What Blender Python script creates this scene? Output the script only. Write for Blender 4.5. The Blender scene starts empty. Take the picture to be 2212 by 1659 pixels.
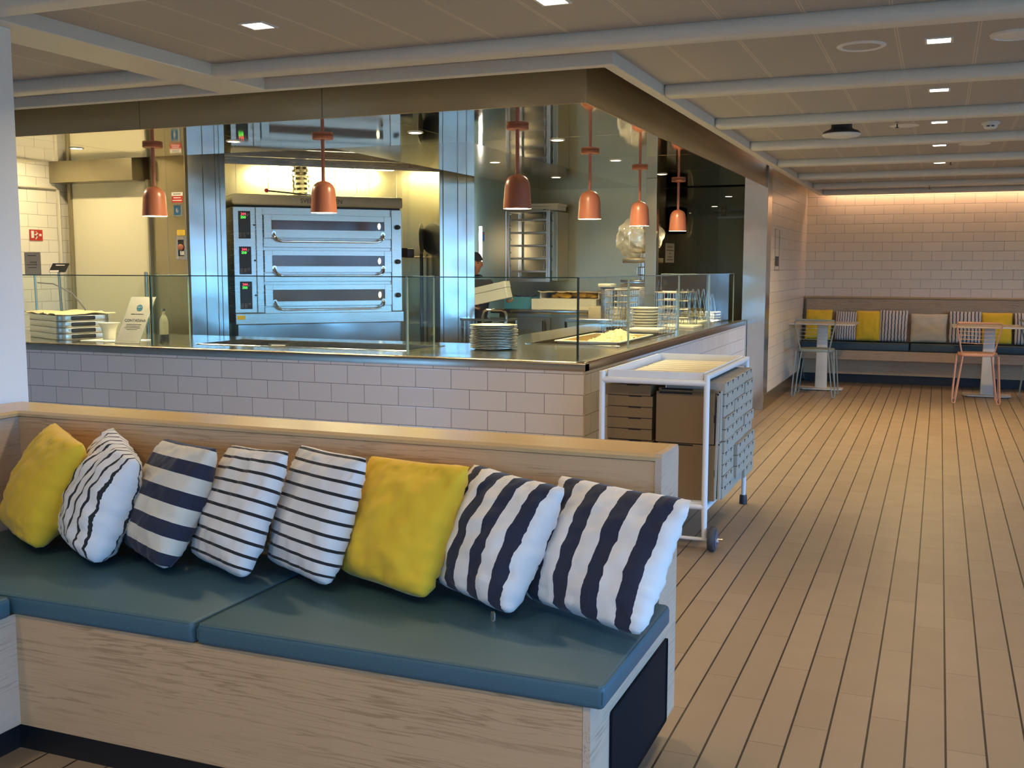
import bpy, bmesh, math, random
from mathutils import Vector, Matrix, noise
random.seed(7)
PI = math.pi
scene = bpy.context.scene
COL = scene.collection
BASE = {}

# ------------------------------------------------------------------ mesh builder
class MB:
    def __init__(s):
        s.bm = bmesh.new(); s.uv = None
    def _merge(s, t, mi, M=None):
        if M is not None: bmesh.ops.transform(t, matrix=M, verts=t.verts)
        for f in t.faces: f.material_index = mi
        me = bpy.data.meshes.new('tmp'); t.to_mesh(me); t.free()
        s.bm.from_mesh(me); bpy.data.meshes.remove(me)
    def box(s, x0, x1, y0, y1, z0, z1, bev=0.0, seg=2, mi=0, M=None):
        t = bmesh.new(); bmesh.ops.create_cube(t, size=1)
        for v in t.verts:
            v.co = Vector(((x0+x1)/2 + v.co.x*(x1-x0), (y0+y1)/2 + v.co.y*(y1-y0), (z0+z1)/2 + v.co.z*(z1-z0)))
        if bev > 0:
            bmesh.ops.bevel(t, geom=t.edges[:], offset=bev, segments=seg, profile=0.5, affect='EDGES')
        s._merge(t, mi, M); return s
    def tube(s, pts, r, n=8, closed=False, mi=0, M=None):
        P = [Vector(p) for p in pts]; m = len(P); rs = r if isinstance(r, (list, tuple)) else [r]*m
        t = bmesh.new(); rings = []; up = None
        for i in range(m):
            if closed: d = P[(i+1) % m]-P[i-1]
            else: d = (P[min(i+1, m-1)]-P[max(i-1, 0)])
            d.normalize()
            if up is None:
                up = Vector((0, 0, 1)) if abs(d.z) < .9 else Vector((1, 0, 0))
            a = d.cross(up)
            if a.length < 1e-5: a = d.cross(Vector((0, 1, 0)))
            a.normalize(); b = a.cross(d); up = b
            k = 1.0
            if 0 < i < m-1 or closed:
                d1 = (P[i]-P[i-1]).normalized(); k = 1/max(.5, d.dot(d1))
            rings.append([t.verts.new(P[i]+(a*math.cos(2*PI*j/n)+b*math.sin(2*PI*j/n))*rs[i]*(k if n > 4 else 1)) for j in range(n)])
        L = m if closed else m-1
        for i in range(L):
            A, B = rings[i], rings[(i+1) % m]
            for j in range(n): t.faces.new((A[j], A[(j+1) % n], B[(j+1) % n], B[j]))
        if not closed:
            t.faces.new(rings[0][::-1]); t.faces.new(rings[-1])
        bmesh.ops.recalc_face_normals(t, faces=t.faces)
        s._merge(t, mi, M); return s
    def lathe(s, prof, c=(0, 0, 0), n=28, mi=0, M=None, cap=True):
        t = bmesh.new(); rings = []
        for r, z in prof:
            if r < 1e-6: rings.append([t.verts.new((c[0], c[1], c[2]+z))])
            else: rings.append([t.verts.new((c[0]+r*math.cos(2*PI*j/n), c[1]+r*math.sin(2*PI*j/n), c[2]+z)) for j in range(n)])
        for A, B in zip(rings, rings[1:]):
            for j in range(n):
                k = (j+1) % n
                if len(A) == 1 and len(B) == 1: break
                if len(A) == 1: t.faces.new((A[0], B[k], B[j]))
                elif len(B) == 1: t.faces.new((A[j], A[k], B[0]))
                else: t.faces.new((A[j], A[k], B[k], B[j]))
        if cap:
            for R in (rings[0], rings[-1]):
                if len(R) > 1: t.faces.new(R)
        bmesh.ops.recalc_face_normals(t, faces=t.faces)
        s._merge(t, mi, M); return s
    def prism(s, poly, axis, a0, a1, bev=0.0, mi=0, M=None):
        t = bmesh.new()
        def P(p, a):
            if axis == 'x': return (a, p[0], p[1])
            if axis == 'y': return (p[0], a, p[1])
            return (p[0], p[1], a)
        A = [t.verts.new(P(p, a0)) for p in poly]; B = [t.verts.new(P(p, a1)) for p in poly]; n = len(poly)
        t.faces.new(A); t.faces.new(B[::-1])
        for i in range(n): t.faces.new((A[i], B[i], B[(i+1) % n], A[(i+1) % n]))
        bmesh.ops.recalc_face_normals(t, faces=t.faces)
        if bev: bmesh.ops.bevel(t, geom=t.edges[:], offset=bev, segments=2, profile=.5, affect='EDGES')
        s._merge(t, mi, M); return s
    def poly(s, pts, mi=0, M=None):
        t = bmesh.new(); t.faces.new([t.verts.new(p) for p in pts]); s._merge(t, mi, M); return s
    def ball(s, c, r, sub=3, sc=(1, 1, 1), mi=0, M=None):
        t = bmesh.new(); bmesh.ops.create_icosphere(t, subdivisions=sub, radius=r)
        for v in t.verts: v.co = Vector((c[0]+v.co.x*sc[0], c[1]+v.co.y*sc[1], c[2]+v.co.z*sc[2]))
        s._merge(t, mi, M); return s
    def text(s, body, size, M, mi=0, ext=.0008, align='CENTER'):
        cu = bpy.data.curves.new('t', 'FONT'); cu.body = body; cu.size = size; cu.align_x = align; cu.align_y = 'CENTER'; cu.extrude = ext
        o = bpy.data.objects.new('t', cu); COL.objects.link(o)
        dg = bpy.context.evaluated_depsgraph_get(); me = bpy.data.meshes.new_from_object(o.evaluated_get(dg))
        t = bmesh.new(); t.from_mesh(me); bpy.data.objects.remove(o); bpy.data.meshes.remove(me); bpy.data.curves.remove(cu)
        s._merge(t, mi, M); return s
    def build(s, name, mats, parent=None, base=None, frame=0.0, smooth=35):
        b = Vector(BASE[parent.name]) if parent is not None else Vector(base or (0, 0, 0))
        bmesh.ops.translate(s.bm, vec=-b, verts=s.bm.verts)
        me = bpy.data.meshes.new(name); s.bm.to_mesh(me); s.bm.free()
        for m in (mats if isinstance(mats, (list, tuple)) else [mats]): me.materials.append(m)
        if smooth:
            me.polygons.foreach_set('use_smooth', [True]*len(me.polygons)); me.set_sharp_from_angle(angle=math.radians(smooth))
        o = bpy.data.objects.new(name, me); COL.objects.link(o)
        BASE[o.name] = tuple(b)
        if parent is not None: o.parent = parent
        else:
            R = Matrix.Rotation(frame, 4, 'Z'); o.location = R @ b; o.rotation_euler = (0, 0, frame)
        return o

def tag(o, label, cat, group=None, kind=None):
    o['label'] = label; o['category'] = cat
    if group: o['group'] = group
    if kind: o['kind'] = kind
    return o
def thing(name, label, cat, base=(0, 0, 0), group=None, frame=0.0):
    o = bpy.data.objects.new(name, None); COL.objects.link(o); o.empty_display_size = .05
    R = Matrix.Rotation(frame, 4, 'Z'); o.location = R @ Vector(base); o.rotation_euler = (0, 0, frame)
    BASE[o.name] = tuple(base)
    return tag(o, label, cat, group)
def struct(o): o['kind'] = 'structure'; return o
def kids(o): return [c for c in COL.objects if c.parent == o]
def dup(o, loc=None, rot=None, label=None, parent=None):
    c = o.copy(); COL.objects.link(c); BASE[c.name] = BASE[o.name]
    if parent is not None: c.parent = parent
    if loc is not None: c.location = loc
    if rot is not None: c.rotation_euler = rot
    if label: c['label'] = label
    for k in kids(o): dup(k, parent=c)
    return c

# ------------------------------------------------------------------ materials
class NT:
    def __init__(s, name):
        s.m = bpy.data.materials.new(name); s.m.use_nodes = True; s.t = s.m.node_tree; s.n = s.t.nodes; s.l = s.t.links
        s.b = s.n['Principled BSDF']
    def node(s, k, **kw):
        n = s.n.new(k)
        for a, v in kw.items(): setattr(n, a, v)
        return n
    def set(s, sock, v):
        if hasattr(v, 'is_output') or isinstance(v, bpy.types.NodeSocket): s.l.new(v, sock)
        else: sock.default_value = v
    def math(s, op, a, b=0.0, c=None):
        n = s.node('ShaderNodeMath', operation=op); s.set(n.inputs[0], a); s.set(n.inputs[1], b)
        if c is not None: s.set(n.inputs[2], c)
        return n.outputs[0]
    def mix(s, f, a, b):
        n = s.node('ShaderNodeMix', data_type='RGBA'); s.set(n.inputs[0], f)
        s.set(n.inputs[6], a if not isinstance(a, tuple) else (*a, 1)[:4]); s.set(n.inputs[7], b if not isinstance(b, tuple) else (*b, 1)[:4])
        return n.outputs[2]
    def pos(s):
        g = s.node('ShaderNodeNewGeometry'); x = s.node('ShaderNodeSeparateXYZ'); s.l.new(g.outputs['Position'], x.inputs[0]); return x.outputs, g.outputs['Position']
    def obj(s):
        g = s.node('ShaderNodeTexCoord'); x = s.node('ShaderNodeSeparateXYZ'); s.l.new(g.outputs['Object'], x.inputs[0]); return x.outputs, g.outputs['Object']
    def uvc(s):
        g = s.node('ShaderNodeTexCoord'); x = s.node('ShaderNodeSeparateXYZ'); s.l.new(g.outputs['UV'], x.inputs[0]); return x.outputs, g.outputs['UV']
    def comb(s, x, y, z):
        n = s.node('ShaderNodeCombineXYZ')
        for i, v in enumerate((x, y, z)): s.set(n.inputs[i], v)
        return n.outputs[0]
    def noise(s, vec, scale, detail=3.0, rough=.5, dist=0.0):
        n = s.node('ShaderNodeTexNoise'); s.set(n.inputs['Vector'], vec); n.inputs['Scale'].default_value = scale
        n.inputs['Detail'].default_value = detail; n.inputs['Roughness'].default_value = rough; n.inputs['Distortion'].default_value = dist
        return n.outputs['Fac']
    def bump(s, h, strength, dist, normal=None):
        n = s.node('ShaderNodeBump'); s.set(n.inputs['Height'], h); n.inputs['Strength'].default_value = strength; n.inputs['Distance'].default_value = dist
        if normal is not None: s.l.new(normal, n.inputs['Normal'])
        return n.outputs['Normal']
    def done(s, col=None, rough=.5, metal=0.0, spec=.5, normal=None):
        if col is not None: s.set(s.b.inputs['Base Color'], col if not isinstance(col, tuple) else (*col, 1)[:4])
        s.set(s.b.inputs['Roughness'], rough); s.set(s.b.inputs['Metallic'], metal); s.b.inputs['Specular IOR Level'].default_value = spec
        if normal is not None: s.l.new(normal, s.b.inputs['Normal'])
        return s.m

def plain(name, col, rough=.5, metal=0.0, spec=.5, var=.08, scale=30, bump=0.0):
    t = NT(name); _, o = t.obj(); f = t.noise(o, scale)
    c = t.mix(f, tuple(v*(1-var) for v in col), tuple(min(1, v*(1+var)) for v in col))
    nrm = t.bump(f, bump, .01) if bump else None
    return t.done(c, rough, metal, spec, nrm)

def emit(name, col, k):
    t = NT(name); t.b.inputs['Base Color'].default_value = (*col, 1)
    t.b.inputs['Emission Color'].default_value = (*col, 1); t.b.inputs['Emission Strength'].default_value = k
    return t.m

def tile_mat(name, col, grout, ax, w, h, ox, oz, rough=.18, shift=.5, mortar=.0035):
    t = NT(name); p, _ = t.pos()
    u = p[0] if ax == 'x' else p[1] if ax == 'y' else t.math('ADD', t.math('MULTIPLY', p[0], .7071), t.math('MULTIPLY', p[1], .7071))
    v = t.math('DIVIDE', t.math('SUBTRACT', p[2], oz), h); row = t.math('FLOOR', v)
    sh = t.math('MULTIPLY', t.math('MODULO', t.math('ADD', row, 100.0), 2.0), shift)
    uu = t.math('ADD', t.math('DIVIDE', t.math('SUBTRACT', u, ox), w), sh)
    def edge(x, size):
        f = t.math('FRACT', x); d = t.math('MINIMUM', f, t.math('SUBTRACT', 1.0, f)); return t.math('MULTIPLY', d, size)
    d = t.math('MINIMUM', edge(v, h), edge(uu, w))
    m = t.math('LESS_THAN', d, mortar/2)
    cell = t.comb(t.math('FLOOR', uu), row, 0.0); wn = t.node('ShaderNodeTexWhiteNoise'); t.l.new(cell, wn.inputs[0])
    tint = t.mix(wn.outputs[0], tuple(c*.965 for c in col), tuple(min(1, c*1.03) for c in col))
    hgt = t.math('SMOOTH_MIN', t.math('DIVIDE', d, .006), 1.0, .2)
    n = t.bump(hgt, .35, .002)
    return t.done(t.mix(m, tint, grout), t.math('ADD', rough, t.math('MULTIPLY', m, .6)), 0, .5, n)

def floor_mat():
    t = NT('floor_planks_mat'); p, P = t.pos(); pw, L = .1214, .7027
    xi = t.math('DIVIDE', t.math('ADD', p[0], .768+.1214*101), pw); i = t.math('FLOOR', xi)
    a = t.math('MULTIPLY', i, .5); b = t.math('MULTIPLY', t.math('FLOOR', t.math('DIVIDE', t.math('MODULO', t.math('ADD', i, 2.0), 4.0), 2.0)), .75)
    yo = t.math('SUBTRACT', t.math('DIVIDE', t.math('ADD', p[1], 20*L-.219), L), t.math('FRACT', t.math('ADD', a, b)))
    fx = t.math('FRACT', xi); dx = t.math('MULTIPLY', t.math('MINIMUM', fx, t.math('SUBTRACT', 1.0, fx)), pw)
    fy = t.math('FRACT', yo); dy = t.math('MULTIPLY', t.math('MINIMUM', fy, t.math('SUBTRACT', 1.0, fy)), L)
    g = t.math('LESS_THAN', dx, .0036); j = t.math('LESS_THAN', dy, .0016)
    wn = t.node('ShaderNodeTexWhiteNoise'); t.l.new(t.comb(i, t.math('FLOOR', yo), 0.0), wn.inputs[0])
    f = t.noise(P, 6, 4); f2 = t.noise(t.comb(t.math('MULTIPLY', p[0], 60.0), t.math('MULTIPLY', p[1], 3.0), 0.0), 1.0, 4)
    base = t.mix(wn.outputs[0], (.275, .20, .128), (.325, .24, .158))
    base = t.mix(t.math('MULTIPLY', f, .5), base, (.28, .21, .145))
    base = t.mix(t.math('MULTIPLY', f2, .18), base, (.22, .155, .10))
    c = t.mix(j, base, (.13, .09, .06)); c = t.mix(g, c, (.028, .018, .013))
    n = t.bump(t.math('SUBTRACT', 1.0, t.math('MAXIMUM', g, t.math('MULTIPLY', j, .5))), .5, .003)
    return t.done(c, t.math('ADD', .36, t.math('MULTIPLY', f, .16)), 0, .45, n)

def oak(name, ax='x', light=(.60, .395, .225), dark=(.36, .215, .105), rough=.42, amount=1.0):
    # straight oak veneer: thin dark pores stretched along the grain, slow waves across it
    t = NT(name); p, P = t.pos()
    L, A, B = {'x': (p[0], p[1], p[2]), 'y': (p[1], p[0], p[2]), 'z': (p[2], p[0], p[1])}[ax]
    w = t.noise(t.comb(t.math('MULTIPLY', L, 1.2), t.math('MULTIPLY', A, 3.0), t.math('MULTIPLY', B, 3.0)), 1.0, 2)
    ww = t.math('MULTIPLY', t.math('SUBTRACT', w, .5), .06)
    v1 = t.comb(t.math('MULTIPLY', L, 2.2), t.math('MULTIPLY', t.math('ADD', A, ww), 75.0), t.math('MULTIPLY', t.math('ADD', B, ww), 75.0))
    g1 = t.noise(v1, 1.0, 2, .5)
    v2 = t.comb(t.math('MULTIPLY', L, 9.0), t.math('MULTIPLY', t.math('ADD', A, ww), 260.0), t.math('MULTIPLY', t.math('ADD', B, ww), 260.0))
    g2 = t.noise(v2, 1.0, 2, .5)
    ridge = t.math('ABSOLUTE', t.math('SUBTRACT', g1, .5))
    line = t.node('ShaderNodeMapRange', interpolation_type='SMOOTHSTEP'); t.l.new(ridge, line.inputs[0]); line.inputs[1].default_value = .0; line.inputs[2].default_value = .055
    patch = t.noise(t.comb(t.math('MULTIPLY', L, 1.6), t.math('MULTIPLY', A, 9.0), t.math('MULTIPLY', B, 9.0)), 1.0, 2)
    pm = t.node('ShaderNodeMapRange'); t.l.new(patch, pm.inputs[0]); pm.inputs[1].default_value = .35; pm.inputs[2].default_value = .62
    st = t.math('MULTIPLY', t.math('FLOOR', t.math('ADD', t.math('DIVIDE', L, 1.1), t.math('MULTIPLY', t.math('FLOOR', t.math('DIVIDE', B, .155)), .37))), 3.7)
    wn = t.node('ShaderNodeTexWhiteNoise'); t.l.new(t.comb(st, t.math('FLOOR', t.math('DIVIDE', B, .155)), 0.0), wn.inputs[0])
    lt = t.mix(wn.outputs[0], tuple(c*.93 for c in light), tuple(min(1, c*1.05) for c in light))
    f = t.math('MULTIPLY', t.math('MULTIPLY', t.math('SUBTRACT', 1.0, line.outputs[0]), pm.outputs[0]), .85*amount)
    c = t.mix(f, lt, dark)
    c = t.mix(t.math('MULTIPLY', g2, .22*amount), c, dark)
    n = t.bump(g1, .12, .002)
    return t.done(c, rough, 0, .45, n)

def steel(name, col=(.60, .575, .52), rough=.22, wave=.15, wscale=1.6, dist=.05, brush='z'):
    t = NT(name); p, P = t.pos()
    s = {'z': (160.0, 160.0, 1.2), 'x': (1.2, 1.2, 260.0), 'n': (9.0, 9.0, 9.0)}[brush]
    f = t.noise(t.comb(t.math('MULTIPLY', p[0], s[0]), t.math('MULTIPLY', p[1], s[1]), t.math('MULTIPLY', p[2], s[2])), 1.0, 3)
    big = t.noise(P, wscale, 1.0)
    n = t.bump(big, wave, dist)
    c = t.mix(f, tuple(v*.96 for v in col), tuple(min(1, v*1.04) for v in col))
    return t.done(c, t.math('ADD', rough-.015, t.math('MULTIPLY', f, .03)), 1.0, .5, n)

def stripes(name, c1, c2, axis, freq, duty, phase, rough=.85):
    t = NT(name); p, P = t.uvc(); u = p[0] if axis == 'u' else p[1]
    nz = t.noise(P, 7, 2)
    f = t.math('FRACT', t.math('ADD', t.math('MULTIPLY', t.math('ADD', u, t.math('MULTIPLY', t.math('SUBTRACT', nz, .5), .004)), freq), phase))
    m = t.math('LESS_THAN', f, duty)
    wv = t.noise(P, 180, 2); c = t.mix(m, c1, c2); c = t.mix(t.math('MULTIPLY', wv, .12), c, (.3, .3, .3))
    t.b.inputs['Sheen Weight'].default_value = .15
    return t.done(c, rough, 0, .2, t.bump(wv, .12, .002))

def fabric(name, col, rough=.85):
    t = NT(name); p, P = t.uvc(); wv = t.noise(P, 220, 2); wv2 = t.noise(P, 4, 2)
    c = t.mix(wv, tuple(v*.82 for v in col), tuple(min(1, v*1.12) for v in col)); c = t.mix(t.math('MULTIPLY', wv2, .25), c, tuple(v*.85 for v in col))
    t.b.inputs['Sheen Weight'].default_value = .15
    return t.done(c, rough, 0, .2, t.bump(wv, .2, .002))

def glass_mat(name, tint=(.93, .97, .95), ior=1.45, milk=0.0):
    t = NT(name); t.n.remove(t.b); out = t.n['Material Output']; milky = milk
    tr = t.node('ShaderNodeBsdfTransparent'); tr.inputs[0].default_value = (*tint, 1)
    gl = t.node('ShaderNodeBsdfGlossy'); gl.inputs['Roughness'].default_value = .01
    fr = t.node('ShaderNodeFresnel'); fr.inputs[0].default_value = ior
    ge = t.node('ShaderNodeNewGeometry'); fo = t.math('MULTIPLY', fr.outputs[0], t.math('SUBTRACT', 1.0, ge.outputs['Backfacing']))
    mx = t.node('ShaderNodeMixShader'); t.l.new(fo, mx.inputs[0]); t.l.new(tr.outputs[0], mx.inputs[1]); t.l.new(gl.outputs[0], mx.inputs[2])
    if milk:
        df = t.node('ShaderNodeBsdfDiffuse'); df.inputs[0].default_value = (.8, .78, .68, 1); m2 = t.node('ShaderNodeMixShader'); m2.inputs[0].default_value = milk
        t.l.new(mx.outputs[0], m2.inputs[1]); t.l.new(df.outputs[0], m2.inputs[2]); mx = m2
    t.l.new(mx.outputs[0], out.inputs[0]); return t.m

def ceiling_mat():
    t = NT('ceiling_panel_mat'); p, _ = t.pos()
    f = t.math('FRACT', t.math('DIVIDE', t.math('ADD', p[0], 1.247+.3405*40), .3405)); d = t.math('MULTIPLY', t.math('MINIMUM', f, t.math('SUBTRACT', 1.0, f)), .3405)
    j = t.math('LESS_THAN', d, .008); k = t.math('LESS_THAN', d, .0022)
    dots = t.math('GREATER_THAN', t.math('MULTIPLY', t.math('SINE', t.math('MULTIPLY', p[0], 620.0)), t.math('SINE', t.math('MULTIPLY', p[1], 620.0))), .42)
    dots = t.math('MULTIPLY', dots, t.math('GREATER_THAN', d, .012))
    c = t.mix(t.math('MULTIPLY', dots, .35), (.42, .40, .375), (.18, .17, .16))
    c = t.mix(j, c, (.58, .54, .48)); c = t.mix(k, c, (.36, .33, .3))
    return t.done(c, .5, 0, .4)

M = {}
M['floor'] = floor_mat()
M['ceil'] = ceiling_mat()
M['tile_front'] = tile_mat('tile_front_mat', (.79, .725, .66), (.20, .18, .17), 'x', .2505, .1245, -2.202, .913-.1245*8)
M['tile_side'] = tile_mat('tile_side_mat', (.74, .72, .70), (.20, .18, .17), 'y', .2505, .1245, 5.985, .913-.1245*8)
M['tile_far'] = tile_mat('tile_far_mat', (.84, .71, .50), (.30, .24, .18), 'x', .2505, .1245, -1.742, .03, .25)
M['tile_farside'] = tile_mat('tile_farside_mat', (.80, .70, .54), (.30, .24, .18), 'y', .2505, .1245, 11.65, .03, .25)
M['tile_kitchen'] = tile_mat('tile_kitchen_mat', (.80, .78, .68), (.30, .28, .22), 'y', .243, .121, 8.3, .0, .25)
M['oak'] = oak('oak_mat', light=(.62, .40, .215), dark=(.36, .205, .09))
M['oak_front'] = oak('oak_front_mat', light=(.52, .34, .185), dark=(.31, .185, .09))
M['oak_top'] = oak('oak_cap_mat', light=(.56, .385, .19), dark=(.40, .25, .11), rough=.28, amount=.55)
M['oak_bluelit'] = oak('oak_bluelit_mat', ax='y', light=(.56, .44, .33), dark=(.32, .23, .16))  # greyer oak, blue window light on these faces put into the colour
M['white_paint'] = plain('white_paint_mat', (.72, .72, .70), .42, var=.03)
M['beam'] = plain('beam_paint_mat', (.66, .66, .62), .38, var=.03)
M['column'] = plain('column_paint_mat', (.80, .82, .83), .45, var=.02)
M['mirror'] = steel('polished_ceiling_mat', (.66, .62, .52), .045, .10, 1.3, .02, 'n')
M['shaded_ceil'] = steel('shaded_ceiling_mat', (.42, .385, .31), .12, .08, 1.3, .02, 'n')  # ceiling steel made darker, the weaker light back here put into its colour
M['steel'] = steel('brushed_steel_mat', (.62, .59, .53), .27, .10, 2.2, .03, 'x')
M['steel_pillar'] = steel('pillar_steel_mat', (.62, .62, .60), .20, .25, 2.2, .05, 'z')
M['steel_fascia'] = steel('fascia_steel_mat', (.50, .43, .31), .25, .05, 1.0, .03, 'x')
M['steel_top'] = steel('worktop_steel_mat', (.58, .55, .48), .16, .03, 2.0, .02, 'x')
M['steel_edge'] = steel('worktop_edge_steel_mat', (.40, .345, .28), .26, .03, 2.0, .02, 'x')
M['steel_dark'] = steel('dark_steel_mat', (.43, .38, .26), .3)
M['steel_wall'] = steel('wall_steel_mat', (.55, .47, .29), .30, .18, 1.2, .05, 'z')
M['chrome'] = steel('chrome_mat', (.75, .73, .68), .12, .02)
M['wire'] = steel('wire_mat', (.72, .68, .60), .22, .0)
M['alu'] = steel('aluminium_mat', (.70, .67, .60), .34, .03, 3, .02, 'x')
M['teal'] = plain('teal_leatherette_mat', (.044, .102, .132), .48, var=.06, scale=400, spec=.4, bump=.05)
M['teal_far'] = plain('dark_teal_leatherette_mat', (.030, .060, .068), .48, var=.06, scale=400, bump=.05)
M['black'] = plain('black_plinth_mat', (.008, .008, .009), .45)
M['vent'] = plain('black_vent_mat', (.005, .006, .009), .8, var=.3, scale=900, spec=.15)
M['dark_plastic'] = plain('dark_plastic_mat', (.018, .020, .024), .4)
M['rubber'] = plain('grey_rubber_mat', (.05, .052, .06), .6)
M['rubber_hub'] = plain('wheel_hub_mat', (.10, .10, .14), .5)
M['terracotta'] = plain('terracotta_paint_mat', (.36, .125, .07), .33, var=.03)
M['shade_in'] = plain('shade_inside_mat', (.85, .8, .65), .5)
M['glass'] = glass_mat('clear_glass_mat')
M['glass_edge'] = plain('glass_edge_mat', (.012, .035, .032), .08, spec=.6)
M['glass_edge_light'] = plain('glass_pale_edge_mat', (.28, .36, .33), .15, spec=.6)
M['cream'] = plain('cream_door_mat', (.74, .70, .50), .5, var=.02)
M['cream_plastic'] = plain('cream_plastic_mat', (.72, .68, .55), .5, var=.04)
M['bowl'] = plain('white_bowl_mat', (.80, .76, .62), .35, var=.03)
M['plate'] = plain('metal_plate_mat', (.60, .56, .46), .3, metal=.75)
M['ceramic'] = plain('grey_stoneware_mat', (.42, .36, .26), .45)
M['paper'] = plain('white_paper_mat', (.78, .76, .72), .7, var=.03)
M['sign_paper'] = plain('grey_menu_paper_mat', (.36, .335, .31), .5, var=.05, scale=12)
M['ink'] = plain('dark_ink_mat', (.05, .05, .06), .6)
M['ink_grey'] = plain('grey_ink_mat', (.25, .24, .24), .6)
M['ink_blue'] = plain('blue_ink_mat', (.03, .12, .20), .6)
M['red'] = plain('red_sign_mat', (.45, .03, .025), .45)
M['blue'] = plain('blue_sign_mat', (.01, .09, .22), .45)
M['yellow_label'] = plain('yellow_label_mat', (.75, .50, .02), .5)
M['parch'] = plain('parchment_mat', (.72, .58, .34), .7, scale=8, bump=.3)
M['cheese'] = plain('grated_cheese_mat', (.82, .62, .30), .7, scale=60, var=.2)
M['pasta'] = plain('yellow_dough_mat', (.75, .42, .04), .6, scale=14, var=.2)
M['crate_blue'] = plain('blue_crate_mat', (.06, .26, .36), .5)
M['card'] = plain('cardboard_mat', (.21, .122, .047), .75, var=.06, scale=20)
M['card_pale'] = plain('pale_cardboard_mat', (.40, .345, .265), .75, var=.04, scale=20)
M['card_dark'] = plain('cardboard_slot_mat', (.010, .006, .004), .9)
M['cart'] = plain('white_cart_paint_mat', (.78, .78, .77), .35, var=.03)
M['tray_cream'] = plain('cream_tray_mat', (.72, .66, .52), .45, var=.03)
M['fry'] = plain('hot_glass_mat', (.09, .055, .03), .12, spec=.7, var=.3, scale=3)
M['hood'] = plain('oven_hood_paint_mat', (.34, .32, .25), .4)
M['yellow'] = fabric('yellow_fabric_mat', (.84, .53, .035))
M['cream_fab'] = fabric('cream_fabric_mat', (.60, .52, .36))
W_, K_, NV = (.80, .77, .74), (.008, .008, .010), (.010, .014, .040)
CR = (.74, .67, .55)
M['st_thin_v'] = stripes('thin_black_stripe_upright_mat', W_, K_, 'u', 9.5, .24, .15)
M['st_thin_h'] = stripes('thin_black_stripe_level_mat', W_, K_, 'v', 10.0, .235, .35)
M['st_wide_v'] = stripes('wide_navy_stripe_upright_mat', W_, NV, 'u', 4.15, .47, .62)
M['st_wide_h'] = stripes('wide_navy_stripe_level_mat', CR, NV, 'v', 4.2, .48, .92)
M['far_stripe'] = stripes('far_stripe_mat', (.62, .55, .47), (.02, .018, .024), 'u', 9.0, .30, .1)
M['table'] = plain('white_table_mat', (.66, .58, .47), .4)
M['chair_green'] = plain('sage_chair_paint_mat', (.22, .25, .22), .4)
M['chair_pink'] = plain('salmon_chair_paint_mat', (.55, .27, .16), .4)
M['skin'] = plain('skin_mat', (.33, .145, .075), .5)
M['shirt'] = plain('charcoal_shirt_mat', (.030, .033, .042), .8)
M['navy'] = plain('navy_cap_mat', (.018, .02, .03), .85)
M['trousers'] = plain('black_trousers_mat', (.012, .012, .014), .85)
M['eye'] = plain('eye_mat', (.02, .012, .01), .2)
M['plastic_wrap'] = glass_mat('clear_wrap_mat', (.86, .85, .78), 2.4, .22)
M['lamp_white'] = emit('lamp_white_mat', (1.0, .90, .74), 14)
M['lamp_warm'] = emit('lamp_warm_mat', (1.0, .86, .55), 14)
M['tube_light'] = emit('tube_light_mat', (1.0, .96, .66), 22)
M['bulb'] = emit('bulb_mat', (1.0, .83, .48), 16)
M['cove'] = emit('cove_strip_mat', (1.0, .64, .46), 14)
M['led_red'] = emit('led_red_mat', (1.0, .06, .10), 3)
M['led_green'] = emit('led_green_mat', (.10, 1.0, .10), 2.2)
M['glow_yellow'] = emit('yellow_lamp_mat', (1.0, .62, .10), 2.2)
M['oven_lamp'] = emit('oven_lamp_mat', (1.0, .86, .5), 3)
M['wood_pale'] = plain('pale_wood_mat', (.55, .36, .14), .5)

# ------------------------------------------------------------------ camera
F_PX, YAW, PITCH, ROLL, EYE = 2279.1, .3834, .1099, .0013, 1.55
fw = Vector((-math.sin(YAW)*math.cos(PITCH), math.cos(YAW)*math.cos(PITCH), -math.sin(PITCH)))
rt = Vector((math.cos(YAW), math.sin(YAW), 0)); up = rt.cross(fw)
rt2 = rt*math.cos(ROLL)+up*math.sin(ROLL); up2 = -rt*math.sin(ROLL)+up*math.cos(ROLL)
cd = bpy.data.cameras.new('camera'); cam = bpy.data.objects.new('camera', cd); COL.objects.link(cam)
cd.sensor_fit = 'HORIZONTAL'; cd.sensor_width = 36; cd.lens = 36*F_PX/2212; cd.clip_start = .05; cd.clip_end = 100
mw = Matrix((rt2, up2, -fw)).transposed().to_4x4(); mw.translation = (0, 0, EYE); cam.matrix_world = mw
scene.camera = cam
A45 = PI/4

# ------------------------------------------------------------------ lights helper
def area(name, loc, size, power, col, rot=(0, 0, 0), shape='DISK', spread=150, parent=None, size_y=None):
    l = bpy.data.lights.new(name, 'AREA'); l.shape = shape; l.size = size; l.energy = power; l.color = col; l.spread = math.radians(spread)
    if size_y: l.size_y = size_y
    o = bpy.data.objects.new(name, l); COL.objects.link(o); o.location = loc; o.rotation_euler = rot
    if parent is not None: o.parent = parent
    return o

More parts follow.
